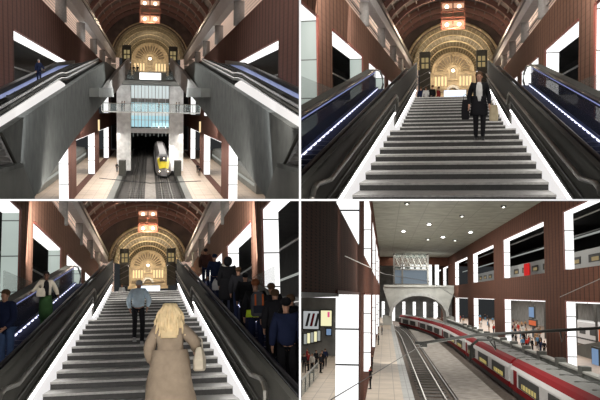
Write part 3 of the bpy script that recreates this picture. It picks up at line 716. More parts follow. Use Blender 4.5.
vest = B(S3); vest.loft([[Vector((math.cos(a) * .225, math.sin(a) * .19, z)) for a in [2 * PI * k / 14 for k in range(14)]] for z in (.90, .95, 1.0, 1.06)]); vest.done('high_visibility_hem', cloth('hi_vis_yellow', (.55, .75, .05)), r5, raw=True, smooth=True)
r6 = rider(273, 325, 2.95, 'person in a dark coat leaning forward in the crowd, right escalator', sc=.95, top=dj, legs=blk, hair=brown, lean=.3, puffy=1.3)
r7 = rider(277, 345, 2.8, 'person with tousled brown hair and dark jacket low on the right escalator', sc=.93, top=dj, legs=blk, hair=brown, puffy=1.45, lean=.2, armR=((.3, .1, 1.1), (.3, .35, 1.12)))
held_bag(S3, r7, (.16, -.2, .45), .30, .2, .42, wht, 'plastic_bag', 'white plastic carrier bag low on the right escalator', taper=.55)
r8 = rider(293, 355, 2.85, 'person in a black jacket at the right edge with a raised hand', sc=.95, top=blk, legs=blk, hair=brown, puffy=1.5, lean=.25, armL=((-.26, .1, 1.15), (-.2, .3, 1.25)))
r9 = rider(287, 345, 2.6, 'person in a navy padded jacket near the right edge beside the raised hand', sc=.95, top=navy, legs=blk, hair=blk, puffy=1.35)
r10 = rider(246, 315, 2.9, 'person with dark hair half hidden behind the orange and grey backpack', sc=.9, top=blk, legs=blk, hair=blk, puffy=1.5)
for i, (px, col) in enumerate(((122, wht), (180, wht))):
    c = S3.ony(px, 300, 60); person(S3, (c.x, 60, 1.81), 'tiny distant person in white at the stair head, %s side, bottom left view' % ('left', 'right')[i], .5, 1.0, top=col, legs=navy, hair=brown)
# train glimpsed at the right edge
t = thing(S3, 'train', 'pale train with red and yellow marks glimpsed behind the right opening', 'train', (7.4, 20, .5))
b = B(S3); b.box(7.2, 9.6, 16, 31, .3, 3.0); b.done('car_body', cloth('train_grey', (.30, .32, .31), .4), t)
b = B(S3); b.box(7.17, 7.21, 16, 27, 2.62, 2.74); b.done('yellow_stripe', cloth('train_yellow', (.6, .5, .08)), t)
b = B(S3); b.box(7.15, 7.21, 19, 21.5, 1.6, 3.0); b.done('red_door', cloth('train_red', (.55, .02, .02)), t)
owned(q, S3)
# ------------------------------------------------ top left: looking down into the hall between the flights
q = mark()
S = S1; WH = 'top left view'; W1 = 9.5; ZF = -11.4; ZT = -12.4
OP1 = [(12, 47), (59, 96), (106, 141), (153, 188), (200, 235)]
M['band'] = plain('matt_dark_band', (.03, .03, .028), .95, spec=.05)
M['train_body'] = plain('train_grey_brown', (.22, .205, .20), .35, .2, var=.08); M['train_skirt'] = plain('train_skirt', (.25, .25, .25), .4)
M['pier'] = plain('pale_pier', (.68, .69, .68), .7, var=.2, scale=1.2)
M['blue_lit'] = lightbox('blue_lit_side', (.25, .31, .60), .6, 3.3, 'Z', .0)
ordn = ('nearest', 'second', 'third', 'fourth', 'fifth', 'sixth')
for s, nm in ((-1, 'left'), (1, 'right')):
    wx, we = s * W1, s * (W1 + 1.1)
    wall_with_openings(S, 'wall_' + nm, wx, we, 8, 224, ZF, 9.6, OP1, M['clad1'], [(ZF + .01, -4.05), (-.9, 5.4)])
    for i, (o0, o1) in enumerate(OP1[1:] if 1 else OP1):
        if o1 > 200: break
        lit_opening(S, wx, we, o0, o1, ZF, -4.05, '%s tall lit opening on the %s platform, %s' % (ordn[i], nm, WH), M['box_w1'], M['box_wy'], 'platform openings ' + WH)
        lit_opening(S, wx, we, o0, o1, -.9, 5.4, '%s lit upper opening in the %s wall, %s' % (ordn[i], nm, WH), M['box_w1'], M['box_wy'], 'upper openings ' + WH)
    b = B(S); b.box(s * 20, s * 20.3, 30, 210, ZF, 7); struct(b, 'wall_outer', 'void')
    b = B(S); b.box(s * 10.9, s * 20, 30, 210, 5.6, 6); struct(b, 'ceiling', 'void')
    for kz, kx in ((3.9, 13), (2.3, 15.5), (.8, 17.5)):
        b = B(S); b.tube([(s * kx, 35, kz), (s * kx, 100, kz)], .09, 6); b.done('tube_lamp' if kz == 2.3 else 'duct', 'tube_d' if kz == 2.3 else 'steel_d', None, '%s behind the upper opening of the %s wall, %s' % ({3.9: 'topmost long duct', 2.3: 'glowing tube lamp', .8: 'lowest long duct'}[kz], nm, WH), 'duct' if kz != 2.3 else 'lamp')
    # side platforms and what is behind the lower openings
    b = B(S); b.box(s * 4.9, s * 20, 60, 230, ZF - .6, ZF); struct(b, 'floor_platform_' + nm, 'platform')
    b = B(S); b.box(s * 4.6, s * 5.5, 60, 230, ZF - .01, ZF + .02); struct(b, 'trim_platform_edge_' + nm, 'concrete_d')
    b = B(S); b.prism([(s * 4.6, 60, ZT), (s * 4.9, 60, ZT), (s * 4.9, 60, ZF), (s * 4.6, 60, ZF)], (0, 170, 0)); struct(b, 'trim_platform_face_' + nm, 'concrete_d')
    for i in range(3):
        o0 = (59, 106, 153)[i]
        tr = thing(S, 'parked_train', '%s dark rounded carriage standing beyond the %s platform openings, %s' % (ordn[i], nm, WH), 'train', (s * 16, o0 + 18, ZF))
        b = B(S); b.loft([[(s * (14.6 + dx), yy, ZF - .6 + dz) for dx, dz in ((0, .3), (0, 2.2), (.4, 3.0), (2.4, 3.3), (2.6, .3))] for yy in (o0 + 2, o0 + 36)]); b.done('car_body', 'concrete_d', tr)
        b = B(S); b.box(s * 14.55, s * 14.6, o0 + 4, o0 + 34, ZF + .9, ZF + 1.3); b.done('window_band', 'tube_d', tr)
    # gallery: beam, columns, planks with the light put into their colour
    b = B(S); b.box(s * 9.0, s * 9.9, 20, 217, 12.3, 14.4); struct(b, 'trim_beam_' + nm, 'beam')
    b = B(S); b.box(s * 8.8, s * 9.9, 20, 217, 14.4, 15.0); struct(b, 'trim_cornice_' + nm, 'steel_d')
    b = B(S); b.box(s * 12.3, s * 12.6, 20, 330, 8.5, 27); struct(b, 'wall_gallery_' + nm, 'beige')
    b = B(S); b.box(s * 10.65, s * 12.3, 20, 220, 8.6, 8.9); struct(b, 'floor_gallery_' + nm, 'concrete_d')
    for i in range(6):
        y = S.onx(61 if s < 0 else 239, 20, s * 9.8).y + 26 * i
        b = B(S); b.tube([(s * 9.8, y, 9.6), (s * 9.8, y, 11), (s * 9.8, y, 12.3)], .62, 14); b.done('column', 'col', None, '%s round gallery column on the %s side, %s' % (ordn[i], nm, WH), 'column', 'gallery columns ' + WH, smooth=True)
    # big flight of stairs seen from outside: concrete flank, lit side, dark balustrade, escalator
    MX = lambda px: px if s < 0 else 300 - px
    def flat(pts, x, thick, name, mat, label, cat, group=None, parent=None):
        b = B(S); P = [S.onx(MX(a), c, s * x) for a, c in pts]; b.prism([tuple(v) for v in P], (s * thick, 0, 0)); return b.done(name, mat, parent, label, cat, group)
    fl = thing(S, 'flight_flank', 'huge sloping grey concrete flank of the %s flight of stairs, %s' % (nm, WH), 'concrete flank', (s * 5, 60, 0))
    flat([(-6, 137), (0, 133), (64, 90), (106, 61.6), (118, 71), (119, 80), (113, 91), (98, 109), (74, 140), (39, 191), (30, 203), (-10, 203)], 5, .35, 'flank_panel', 'concrete', None, None, parent=fl)
    flat([(117.5, 71), (130, 58), (130.2, 69), (124, 81), (116, 92), (112, 96), (106, 88)], 4.3, .4, 'upper_flank', 'col', None, None, parent=fl)
    flat([(99, 88), (113, 88), (114, 97), (99, 97)], 4.2, 1.4, 'landing_box', 'concrete_d', None, None, parent=fl)
    for px in (20, 52, 84): flat([(px, 122 - (px - 16) * .66 + 0), (px + .8, 121.5 - (px - 16) * .66), (px + .8, 140 - (px - 16) * .3), (px, 140 - (px - 16) * .3)], 4.99, .01, 'panel_joint', 'concrete_d', None, None, parent=fl) if 0 else None
    st = thing(S, 'lit_stair_side', 'white glowing strip above the %s concrete flank, %s' % (nm, WH), 'side wall', (s * 5.6, 40, 0))
    flat([(-8, 132), (-8, 124), (0, 119), (60, 80.5), (65, 84), (66, 87.5), (40, 106), (0, 133)], 5.3, .1, 'light_panel', 'led_p1', None, None, parent=st)
    bl_ = thing(S, 'stair_balustrade', 'dark metal balustrade band of the %s flight, %s' % (nm, WH), 'balustrade', (s * 6.2, 40, 1))
    flat([(-8, 126), (-8, 106), (0, 102), (60, 72), (92, 60), (99, 62), (106, 64), (67, 90), (66, 85), (60, 80), (0, 121)], 5.6, .2, 'panel', 'band', None, None, parent=bl_)
    for a, c_, mt in ((.0, .0, 'dark_metal'), (0, -4, 'dark_trim'), (0, -9, 'dark_metal'), (0, -14, 'black')):
        b = B(S); pts = [S.onx(MX(px), py + c_ * (1 - px / 125), s * 5.55) for px, py in ((-8, 126.5), (0, 121.5), (30, 101), (58, 81.5), (62, 80), (66, 80), (98, 61.5))]; b.tube([tuple(v) for v in pts], .07, 6); b.done('rail' if mt != 'black' else 'handrail', mt, bl_)
    es = thing(S, 'escalator', 'escalator with blue lit glass side on the %s, %s' % (nm, WH), 'escalator', (s * 7.5, 45, 1))
    flat([(-8, 110), (-8, 98), (0, 94), (60, 62.5), (71, 62), (72, 67), (50, 80), (0, 106)], 8.2, .1, 'blue_glass_side', 'blue_lit', None, None, parent=es)
    flat([(-8, 99.5), (-8, 94), (0, 90), (58, 62.5), (75, 60.5), (75, 64), (58, 66), (0, 95)], 8.0, .3, 'outer_deck', 'dark_trim', None, None, parent=es)
    flat([(-8, 115), (-8, 107), (0, 103.5), (50, 76), (75, 64), (92, 62), (60, 80), (0, 112)], 6.1, .3, 'inner_deck', 'band', None, None, parent=es)
    b = B(S); b.tube([tuple(S.onx(MX(px), py, s * 7.9)) for px, py in ((-8, 106), (0, 102), (60, 70.5))], .05, 6); b.done('light_strip', 'led', es)
    for k in range(22):
        y = 28 + 2.6 * k; zz = -.47 * 8 + .096 * y; b = B(S); b.box(s * 6.4, s * 7.9, y, y + 2.7, zz - .35, zz); b.done('step', 'blue_step', es)
    # stair glimpsed at the bottom corner and its concrete block
    gb = thing(S, 'concrete_block', 'heavy grey concrete base block in the lower %s corner, %s' % (nm, WH), 'block', (s * 4.5, 30, -3))
    flat([(-10, 172), (0, 169), (23, 163), (37, 204), (-10, 204)], 4.4, .7, 'block_face', 'concrete_d', None, None, parent=gb)
    flat([(-10, 172), (0, 169), (23, 163), (24, 167), (0, 173.5), (-10, 176.5)], 4.3, .1, 'coping', 'concrete', None, None, parent=gb)
    ls = thing(S, 'lower_staircase', 'dark steps seen beside the concrete block in the lower %s corner, %s' % (nm, WH), 'staircase', (s * 4.6, 28, -2))
    for k in range(8):
        flat([(-4 + k * 0, 143 + 4 * k), (3 + k * 1.6, 141.5 + 4 * k), (3 + k * 1.6, 144 + 4 * k), (-4, 145.5 + 4 * k)], 4.7, .25, 'step', 'steel_d', None, None, parent=ls)
    flat([(-6, 136), (2, 136), (16, 165), (-6, 170)], 4.96, .1, 'side_plate', 'black', None, None, parent=ls)
    b = B(S); b.tube([tuple(S.onx(MX(px), py, s * 4.6)) for px, py in ((1, 134), (16, 165))], .06, 6); b.done('handrail', 'dark_metal', ls)
    # pale piers either side of the glass wall
    x0, x1 = (S.ony(MX(116.5), 90, 150).x, S.ony(MX(130.5), 90, 150).x)
    b = B(S); b.box(x0, x1, 150, 153, ZF, 5.2); b.done('pier', 'pier', None, 'broad pale concrete pier %s of the cyan glass wall, %s' % (nm, WH), 'pier')
    z_ = S.ony(120, 140, 140)
    b = B(S); b.box(S.ony(MX(118), 0, 138).x, S.ony(MX(125), 0, 138).x, 138, 141, ZF, ZF + 2.6); b.done('kiosk', 'dark_metal', None, 'small dark cabinet on the %s platform in front of the pale pier' % nm, 'cabinet')
    # gold uplight on the wall under the bridge
    b = B(S); b.box(s * 9.3, s * 9.5, 150, 152, -4.0, -2.0); b.done('wall_uplight', 'gold_glow', None, 'small amber wall light under the %s end of the bridge, %s' % (nm, WH), 'lamp')
    fill_area(S, (s * 3, 45, 12), (s * 9.5, 60, 6), 4, 50, 2600, (1, .95, .93))
    fill_area(S, (s * 0.5, 40, 11), (s * 5, 60, 0), 3, 40, 700, (.95, .97, 1))
    fill_area(S, (-s * 2, 70, 15), (s * 5, 60, -2), 2, 90, 2400, (.97, 1, .98))  # added high lamp, out of view, to brighten the concrete flank
    fill_area(S, (s * 4.5, 110, -1.5), (s * 9.5, 112, -4), 3, 80, 1500, (1, .93, .88))  # added lamp for the otherwise unlit lower wall
    fill_area(S, (s * 7, 130, -4.4), (s * 7, 130, ZF), 3, 120, 6500, (1, .93, .85))
    fill_area(S, (s * 11.6, 80, 12.2), (s * 10, 80, 10), 1, 80, 380, (1, .9, .85))
# track bed
b = B(S); b.box(-4.9, 4.9, 60, 260, ZT - .5, ZT); struct(b, 'floor_track_bed', 'ballast')
for cx_, nm in ((-2.1, 'left'), (2.45, 'right')):
    t = thing(S, 'railway_track', '%s railway track on the dark track bed, %s' % (nm, WH), 'railway track', (cx_, 100, ZT))
    for s in (-1, 1): b = B(S); b.box(cx_ + s * .72 - .05, cx_ + s * .72 + .05, 62, 255, ZT + .08, ZT + .24); b.done('rail', 'rail', t)
    for s in (-1, 1): b = B(S); b.box(cx_ + s * .35 - .04, cx_ + s * .35 + .04, 62, 255, ZT + .06, ZT + .14); b.done('guard_rail', 'steel_d', t)
    for k in range(60): b = B(S); b.box(cx_ - 1.2, cx_ + 1.2, 95 + 2.6 * k, 96 + 2.6 * k, ZT, ZT + .08); b.done('sleeper', 'sleeper', t)
b = B(S); b.box(-.75, .85, 62, 260, ZT, ZT + .05); struct(b, 'trim_track_slab', 'slab')
# high speed train, nose towards us
def train_nose(S, cx, zr, y0, L):
    t = thing(S, 'high_speed_train', 'grey and yellow nosed high speed train coming out of the tunnel', 'train', (cx, y0, zr))
    prof = lambda w, h, zb: [(-w * .8, zb), (-w, zb + h * .16), (-w, zb + h * .55), (-w * .82, zb + h * .86), (-w * .45, zb + h), (w * .45, zb + h), (w * .82, zb + h * .86), (w, zb + h * .55), (w, zb + h * .16), (w * .8, zb)]
    secs = [(0, .55, .9, .45), (.5, .95, 1.35, .35), (1.6, 1.2, 2.0, .3), (4, 1.38, 2.75, .25), (7, 1.45, 3.3, .25), (10, 1.48, 3.6, .25), (14, 1.5, 3.7, .25), (L, 1.5, 3.7, .25)]
    b = B(S); b.loft([[(cx + x, y0 + y, zr + z) for x, z in prof(w, h, zb)] for y, w, h, zb in secs]); body = b.done('car_body', 'train_body', t, smooth=False)
    yl = cloth('train_nose_yellow', (.75, .62, .04), .4)
    def skin(y, x, h): # point just above the nose surface
        for (a, c) in zip(secs, secs[1:]):
            if a[0] <= y <= c[0]:
                f = (y - a[0]) / (c[0] - a[0]); w = a[1] + (c[1] - a[1]) * f; hh = a[2] + (c[2] - a[2]) * f; zb = a[3] + (c[3] - a[3]) * f; break
        pr = prof(w, hh, zb)[2:8]; ax = x * w
        for (p_, q_) in zip(pr, pr[1:]):
            if p_[0] <= ax <= q_[0] or p_ is pr[-2]:
                g = 0 if q_[0] == p_[0] else (ax - p_[0]) / (q_[0] - p_[0]); return (cx + ax, y0 + y - .05, zr + p_[1] + (q_[1] - p_[1]) * max(0, min(1, g)) + .05)
    b = B(S); ys = [.5, 1.6, 3, 4.4, 6]; b.loft([[skin(y, x, 0) for x in (-.8, -.6, -.35, 0, .35, .6, .8)] for y in ys], cap=False, closed=False); b.done('yellow_nose', yl, t)
    b = B(S); b.loft([[Vector(skin(y, x, 0)) + Vector((0, -.05, .05)) for x in (-.5, -.25, 0, .25, .5)] for y in (3, 5, 7, 9)], cap=False, closed=False); b.done('windscreen', 'black', t)
    for s in (-1, 1):
        b = B(S); b.ball((cx + s * .72, y0 + .35, zr + 1.15), .16, .2, .13); b.done('headlamp', 'lamp_hot', t)
        b = B(S); b.box(cx + s * 1.47, cx + s * 1.52, y0 + 14, y0 + L - 1, zr + 1.6, zr + 2.4); b.done('window_band', 'black', t)
    b = B(S); b.box(cx - .5, cx + .5, y0 + .02, y0 + .3, zr + .3, zr + .62); b.done('coupler_flap', 'train_skirt', t)
    b = B(S); b.box(cx - 1.1, cx + 1.1, y0 + 1.2, y0 + L, zr, zr + .4); b.done('underframe', 'dark_trim', t)
    b = B(S); b.ball((cx + .1, y0 + 4.6, zr + 3.2), .16); b.done('top_headlamp', 'lamp_hot', t)
    return t
train_nose(S, 2.45, ZT + .24, 143, 70)
fill_area(S, (2.4, 185, -4.6), (2.4, 185, ZT), 4, 50, 1500, (1, .95, .9))  # lamp added inside the tunnel so the train roof shows
for s in (-1, 1): fill_area(S, (s * 15, 130, -4.4), (s * 15, 130, ZF), 6, 120, 2500, (1, .97, .93))  # added fill for the spaces behind the lower openings
fill_area(S, (2.4, 150, -6.6), (2.4, 160, ZT), 4, 12, 900, (1, .95, .9))
for s in (-1, 1): fill_area(S, (s * 7.5, 112, 1), (s * 6, 150, -5), 3, 4, 1800, (1, 1, 1))
fill_area(S, (0, 110, -2), (0, 132, -1), 14, 2, 500, (1, 1, .98))
# dark tunnel mouth behind the piers, glass wall above it
a = S.ony(131, 85, 152); c = S.ony(169, 129, 152)
gw = thing(S, 'glass_wall', 'tall cyan lit glass wall with pale mullions above the tunnel mouth', 'glass wall', (0, 152, c.z))
for (f0, f1, mt) in ((0, .30, 'cyan2'), (.30, .40, 'wall_in'), (.40, .62, 'cyan'), (.62, .70, 'cyan2'), (.70, .96, 'cyan')):
    b = B(S); b.box(a.x, c.x, 152.3, 152.6, a.z + (c.z - a.z) * f1, a.z + (c.z - a.z) * f0); b.done('glazing_band', mt, gw)
for i in range(12): b = B(S); x = a.x + (c.x - a.x) * i / 11; b.box(x - .06, x + .06, 152, 152.3, c.z, a.z); b.done('mullion', 'steel_d' if i % 2 else 'beam', gw)
for f in (.3, .42, .62, .8): b = B(S); z = a.z + (c.z - a.z) * f; b.box(a.x, c.x, 152.05, 152.25, z - .05, z + .05); b.done('transom', 'beam', gw)
b = B(S); b.box(a.x - .4, c.x + .4, 150.5, 153, c.z - .8, c.z + .1); b.done('sill_beam', 'beam', gw)
b = B(S); b.box(-12, 12, 255, 256, ZT, 6); struct(b, 'wall_tunnel_end', 'void')
for s in (-1, 1):
    b = B(S); b.box(s * 5.2, s * 5.5, 154, 255, ZT, 2); struct(b, 'wall_tunnel', 'void')
b = B(S); b.box(-5.5, 5.5, 153, 255, c.z - .6, c.z - .2); struct(b, 'ceiling_tunnel', 'void')
for i in range(9):
    b = B(S); x = -3.6 + .9 * i; b.box(x - .05, x + .05, 175 + 4 * (i % 3), 175.2 + 4 * (i % 3), c.z - 2.3, c.z - .6); b.done('hanging_lamp', 'tube_d', None, 'dim hanging light in the dark tunnel mouth, %s from the left' % ORD13[i], 'lamp', 'tunnel lights')
# wall closing the hall above the upper deck
b = B(S); p0 = S.ony(116.5, 80.5, 150); b.box(-9.5, 9.5, 149, 150.4, p0.z - .6, p0.z + 1.0); struct(b, 'trim_upper_deck', 'concrete_d')
b = B(S); p1 = S.ony(130, 66, 150); b.box(-3.9, 3.9, 150.5, 226, 5.6, 6.0); struct(b, 'floor_upper', 'granite')
# bridge with glass railing
br = thing(S, 'foot_bridge', 'pale footbridge with glass railing crossing the hall over the tracks', 'bridge', (0, 135, -.8))
p0 = S.ony(102, 111, 130); p1 = S.ony(200, 114, 130)
b = B(S); b.box(p0.x, p1.x, 130, 148, p1.z, p0.z); b.done('deck', 'cement', br)
b = B(S); b.box(p0.x, p1.x, 129.8, 129.9, p0.z, p0.z + 1.25); b.done('glass_railing', 'rail_glass', br)
b = B(S); b.tube([(p0.x, 129.8, p0.z + 1.3), (p1.x, 129.8, p0.z + 1.3)], .05, 6); b.done('handrail', 'steel', br)
for i in range(14): b = B(S); x = p0.x + (p1.x - p0.x) * i / 13; b.box(x - .04, x + .04, 129.7, 129.95, p0.z, p0.z + 1.3); b.done('post', 'steel_d', br)
for px, cl_, lb in ((122, blk, 'left end'), (124.5, navy, 'left end, second'), (176.5, blk, 'right end'), (179, dj, 'right end, second'), (159, dj, 'middle')):
    c_ = S.ony(px, 110, 134); person(S, (c_.x, 134, p0.z), 'tiny person in dark clothes standing on the footbridge, ' + lb, 1.2, 1.0, top=cl_, legs=blk, hair=blk)
# upper deck: screen box and railing
sb = thing(S, 'display_screen', 'wide glowing white screen below the gilded arch, top left view', 'screen', (0, 140, 5))
p0 = S.ony(139.5, 72.5, 140); p1 = S.ony(161, 80, 140)
b = B(S); b.box(p0.x, p1.x, 140, 140.2, p1.z, p0.z); b.done('lit_face', 'screen', sb)
p2 = S.ony(134, 71.5, 140); p3 = S.ony(166, 80.5, 140)
b = B(S); b.box(p2.x, p3.x, 140.2, 141, p3.z, p2.z); b.done('housing', 'dark_metal', sb)
ud = thing(S, 'upper_deck', 'dark slab deck at the head of the flights below the arch', 'deck', (0, 142, 4.5))
p0 = S.ony(119, 80, 143); p1 = S.ony(181, 85.5, 143); b = B(S); b.box(p0.x, p1.x, 143, 148.5, p1.z, p0.z); b.done('slab', 'concrete_d', ud)
p0 = S.ony(127, 70, 143); p1 = S.ony(173, 80, 143)
b = B(S); b.box(p0.x, p1.x, 143, 143.1, p1.z, p0.z); b.done('glass_railing', 'rail_glass', ud)
for px, lb in ((134, 'left'), (137.5, 'right')):
    c_ = S.ony(px, 72, 146); person(S, (c_.x, 146, c_.z - .5), '%s of two tiny dark figures at the railing left of the white screen' % lb, 0, 1.0, top=blk, legs=blk, hair=blk)
# riders and waiting people
c_ = S.onx(39, 84, -7.6); person(S, tuple(c_), 'bald person in a dark jacket riding the left blue escalator, top left view', PI + .6, .98, 'pale', top=navy, legs=navy, hair=cloth('grey_hair', 0), puffy=1.4, armL=((-.3, .1, 1.15), (-.25, .3, 1.0)))
for px, py, lb in ((197.5, 173, 'dark figure waiting at the right platform edge beside a lit opening'), (199.5, 176, 'second dark figure waiting on the right platform, nearer'), (117, 172, 'dark figure on the left platform by the lit opening')):
    c_ = S.onz(px, py, ZF); person(S, tuple(c_), lb, 0, 1.0, top=blk, legs=blk, hair=blk)
b = B(S); p0 = S.ony(99, 178, 100); p1 = S.ony(201, 181, 100); b.tube([(p0.x, 100, p0.z), (0, 100, p1.z - .3), (p1.x, 100, p1.z)], .05, 6); b.done('overhead_wire', 'black', None, 'thin dark cable strung across above the tracks, top left view', 'cable')
back_hall(S, 150, 60, .86, 226, (14, 14.5, 12.5), WH, 34)
owned(q, S1)
# ------------------------------------------------ bottom right: train hall from above the platform
q = mark()
S = S4; WH = 'bottom right view'; WR = 16.; XL = -1.3; ZP = -7.; ZT = -8.
ORD = ('nearest', 'second', 'third', 'fourth', 'fifth', 'sixth', 'seventh')
OPR = [(44., 73.), (82., 109.5), (119.5, 147.), (157., 184.5), (194.5, 222), (232, 259)]
wall_with_openings(S, 'wall_right', WR, WR + .85, 30, 262, ZP, 9.8, OPR, M['clad4'], [(ZP + .01, -.35), (2.4, 7.6)])
for i, (o0, o1) in enumerate(OPR):
    lit_opening(S, WR, WR + .8, o0, o1, ZP, -.35, '%s lit lower opening in the right terracotta wall, %s' % (ORD[i], WH), M['box_w4'], M['box_wy'], 'lower openings of the right wall')
    lit_opening(S, WR, WR + .8, o0, o1, 2.4, 7.6, '%s lit upper opening in the right terracotta wall, %s' % (ORD[i], WH), M['box_w4'], M['box_wy'], 'upper openings of the right wall')
# left wall, close to the viewer
def yL(px): return S.onx(px, 290, XL).y
PL = [(334, 359), (367.5, 377.5), (380, 383.5), (385, 386.6)]
opl = []
for i, (a, c) in enumerate(PL):
    y1 = yL(c + (.6 if i else 0)); y0 = [18, yL(368.5), yL(379), yL(383.8)][i]
    opl.append((y0, y1))
OPL = [(21., opl[0][1]), (opl[0][1] + 9.5, opl[0][1] + 9.5 + 24), (opl[0][1] + 43, opl[0][1] + 68), (opl[0][1] + 78, opl[0][1] + 103), (opl[0][1] + 113, opl[0][1] + 138)]
print('OPL', len(OPL))
OPL0 = [(9.5, OPL[0][1])] + OPL[1:]
wall_with_openings(S, 'wall_left', XL, XL - 1.1, 9, 200, ZP, 1.2, OPL0, M['clad4L'], [(ZP + .01, 0.03)])
wall_with_openings(S, 'wall_left_upper', XL, XL - 1.1, 9, 200, 1.2, 9.8, OPL, M['clad4L'], [(2.45, 7.6)])
for i, (o0, o1) in enumerate(OPL):
    lit_opening(S, XL, XL - 1.15, o0, o1, ZP, .03, '%s lit lower opening in the perforated left wall, %s' % (ORD[i], WH), M['box_w4'], M['box_wy'], 'lower openings of the left wall')
    lit_opening(S, XL, XL - 1.15, o0, o1, 2.45, 7.6, '%s lit upper opening in the perforated left wall, %s' % (ORD[i], WH), M['box_w4'], M['box_wy'], 'upper openings of the left wall')
b = B(S); b.box(XL - 1.1, XL + .03, 10, 22, -.06, .03); struct(b, 'trim_soffit_edge', 'beam')
b = B(S); b.box(XL - 1.2, WR + 1.6, 12, 240, 9.75, 10.1); struct(b, 'ceiling', 'ceil4')
# platform, tracks
b = B(S); b.box(-22, 1.25, 20, 260, ZP - .6, ZP); struct(b, 'floor_platform_left', 'platform4')
b = B(S); b.box(1.25, 2.0, 20, 260, ZP - .6, ZP + .01); struct(b, 'trim_platform_edge', 'platform_g')
b = B(S); b.box(2.0, 10, 20, 270, ZT - .4, ZT - .02); struct(b, 'floor_track_bed', 'ballast4')
b = B(S); b.box(5.6, 9.0, 20, 270, ZT - .02, ZT + .16); struct(b, 'trim_track_slab', 'slab')
b = B(S); b.box(9.6, 36, 20, 270, ZP - .6, ZP); 
b2 = B(S); b2.box(13.4, 40, 20, 270, ZP - .6, ZP); b.bm.free(); struct(b2, 'floor_platform_right', 'floor_in')
b = B(S); b.box(9.0, 13.4, 20, 270, ZT - .4, ZT - .02); struct(b, 'floor_track_bed', 'ballast4')
for cx_, nm in ((3.85, 'single open'), (11.4, 'hidden')):
    t = thing(S, 'railway_track', 'railway track beside the left platform curving under the arch' if nm[0] == 's' else 'railway track under the red train', 'railway track', (cx_, 60, ZT))
    def curve(x, y): return x + (-.0006 * (y - 150) ** 2 if y > 150 else 0)
    for s in (-1, 1):
        b = B(S); ys = [22, 80, 120, 150, 170, 190, 210, 235]
        b.loft([[(curve(cx_ + s * .78 + dx, y), y, ZT + dz) for dx, dz in ((-.05, .02), (.05, .02), (.05, .2), (-.05, .2))] for y in ys]); b.done('rail', 'rail', t)
    if nm[0] == 's':
        for k in range(70): b = B(S); y = 56 + 2.2 * k; b.box(cx_ - 1.15, cx_ + 1.15, y, y + .9, ZT, ZT + .06); b.done('sleeper', 'sleeper', t)
b = B(S); b.tube([(5.4, 30, ZT + .1), (5.4, 150, ZT + .1), (5.0, 200, ZT + .1)], .08, 6); b.done('cable_trough', 'steel_d', None, 'thin kerb pipe between the open track and the concrete strip', 'pipe')
# red and white high speed train
M['lobby'] = emit('lobby_glass', (.5, .62, .75), .16)
M['tr_red'] = plain('train_dark_red', (.20, .008, .012), .7, var=.08, spec=.06); M['tr_white'] = plain('train_silver', (.62, .62, .62), .35, .1, var=.06); M['tr_roof'] = plain('train_roof', (.20, .205, .195), .6, var=.15); M['tr_dark'] = plain('train_underside', (.03, .03, .03), .7)
M['win_dim'] = emit('dim_interior', (.75, .58, .3), .35)
M['win_warm'] = lightbox('lit_train_window', (.85, .66, .16), .55, 1.1, 'Y', .3)
tr = thing(S, 'high_speed_train', 'long red and white train with grey roof standing beside the right platform', 'train', (11.4, 100, ZT))
x0 = 10.0; cars = [(30, 66), (67, 103), (104, 140), (141, 177), (178, 205)]
def cx(x, y): return x + (-.0009 * (y - 120) ** 2 if y > 120 else 0)
for (ya, yb) in cars:
    ys = [ya + (yb - ya) * i / 4 for i in range(5)]
    def sweep(pr): return [[(cx(x, y), y, z) for x, z in pr] for y in ys]
    b = B(S); b.loft(sweep([(x0 + .15, ZT + .25), (x0 + .15, ZT + .7), (x0 + 2.6, ZT + .7), (x0 + 2.6, ZT + .25)])); car = b.done('underframe', 'tr_dark', tr)
    b = B(S); b.loft(sweep([(x0 + .04, ZT + .7), (x0, ZT + 1.15), (x0 + .3, ZT + 1.15), (x0 + .3, ZT + .7)])); b.done('lower_red_band', 'tr_red', car)
    b = B(S); b.loft(sweep([(x0, ZT + 1.15), (x0, ZT + 2.25), (x0 + .12, ZT + 2.55), (x0 + 2.6, ZT + 2.55), (x0 + 2.7, ZT + 1.15)])); b.done('white_side', 'tr_white', car)
    b = B(S); b.loft(sweep([(x0 + .12, ZT + 2.55), (x0 + .3, ZT + 2.85), (x0 + .62, ZT + 3.05), (x0 + 1.0, ZT + 2.6)])); b.done('red_shoulder', 'tr_red', car)
    b = B(S); b.loft(sweep([(x0 + .62, ZT + 2.6), (x0 + .62, ZT + 3.06), (x0 + 1.3, ZT + 3.16), (x0 + 2.0, ZT + 3.1), (x0 + 2.5, ZT + 2.9), (x0 + 2.6, ZT + 2.6)])); b.done('roof', 'tr_roof', car)
    n = 3
    for k in range(n):
        y = ya + 2 + 11 * k; b = B(S)
        b.loft([[(cx(x, yy), yy, z) for x, z in ((x0 - .03, ZT + 1.2), (x0 - .03, ZT + 2.15), (x0 + .06, ZT + 2.15), (x0 + .06, ZT + 1.2))] for yy in (y, y + 8.0)])
        w = b.done('window', 'tr_dark', car)
        b = B(S); b.box(cx(x0 - .05, y), cx(x0, y), y + 1, y + 6.5, ZT + 1.28, ZT + 1.62); b.done('lit_interior', 'win_warm', w)
    for k in range(9): b = B(S); y = ya + 2 + (yb - ya - 4) * k / 8; b.box(cx(x0 + .9, y), cx(x0 + 2.3, y), y, y + .15, ZT + 3.13, ZT + 3.17); b.done('roof_rib', 'steel_d', car)
    b = B(S); b.loft([[(cx(x, y), y, ZT + z) for x, z in ((x0 - .02, .72), (x0 - .02, 2.3), (x0 + .05, 2.3), (x0 + .05, .72))] for y in (yb - 3.2, yb - 1.6)]); b.done('door', 'tr_red', car)
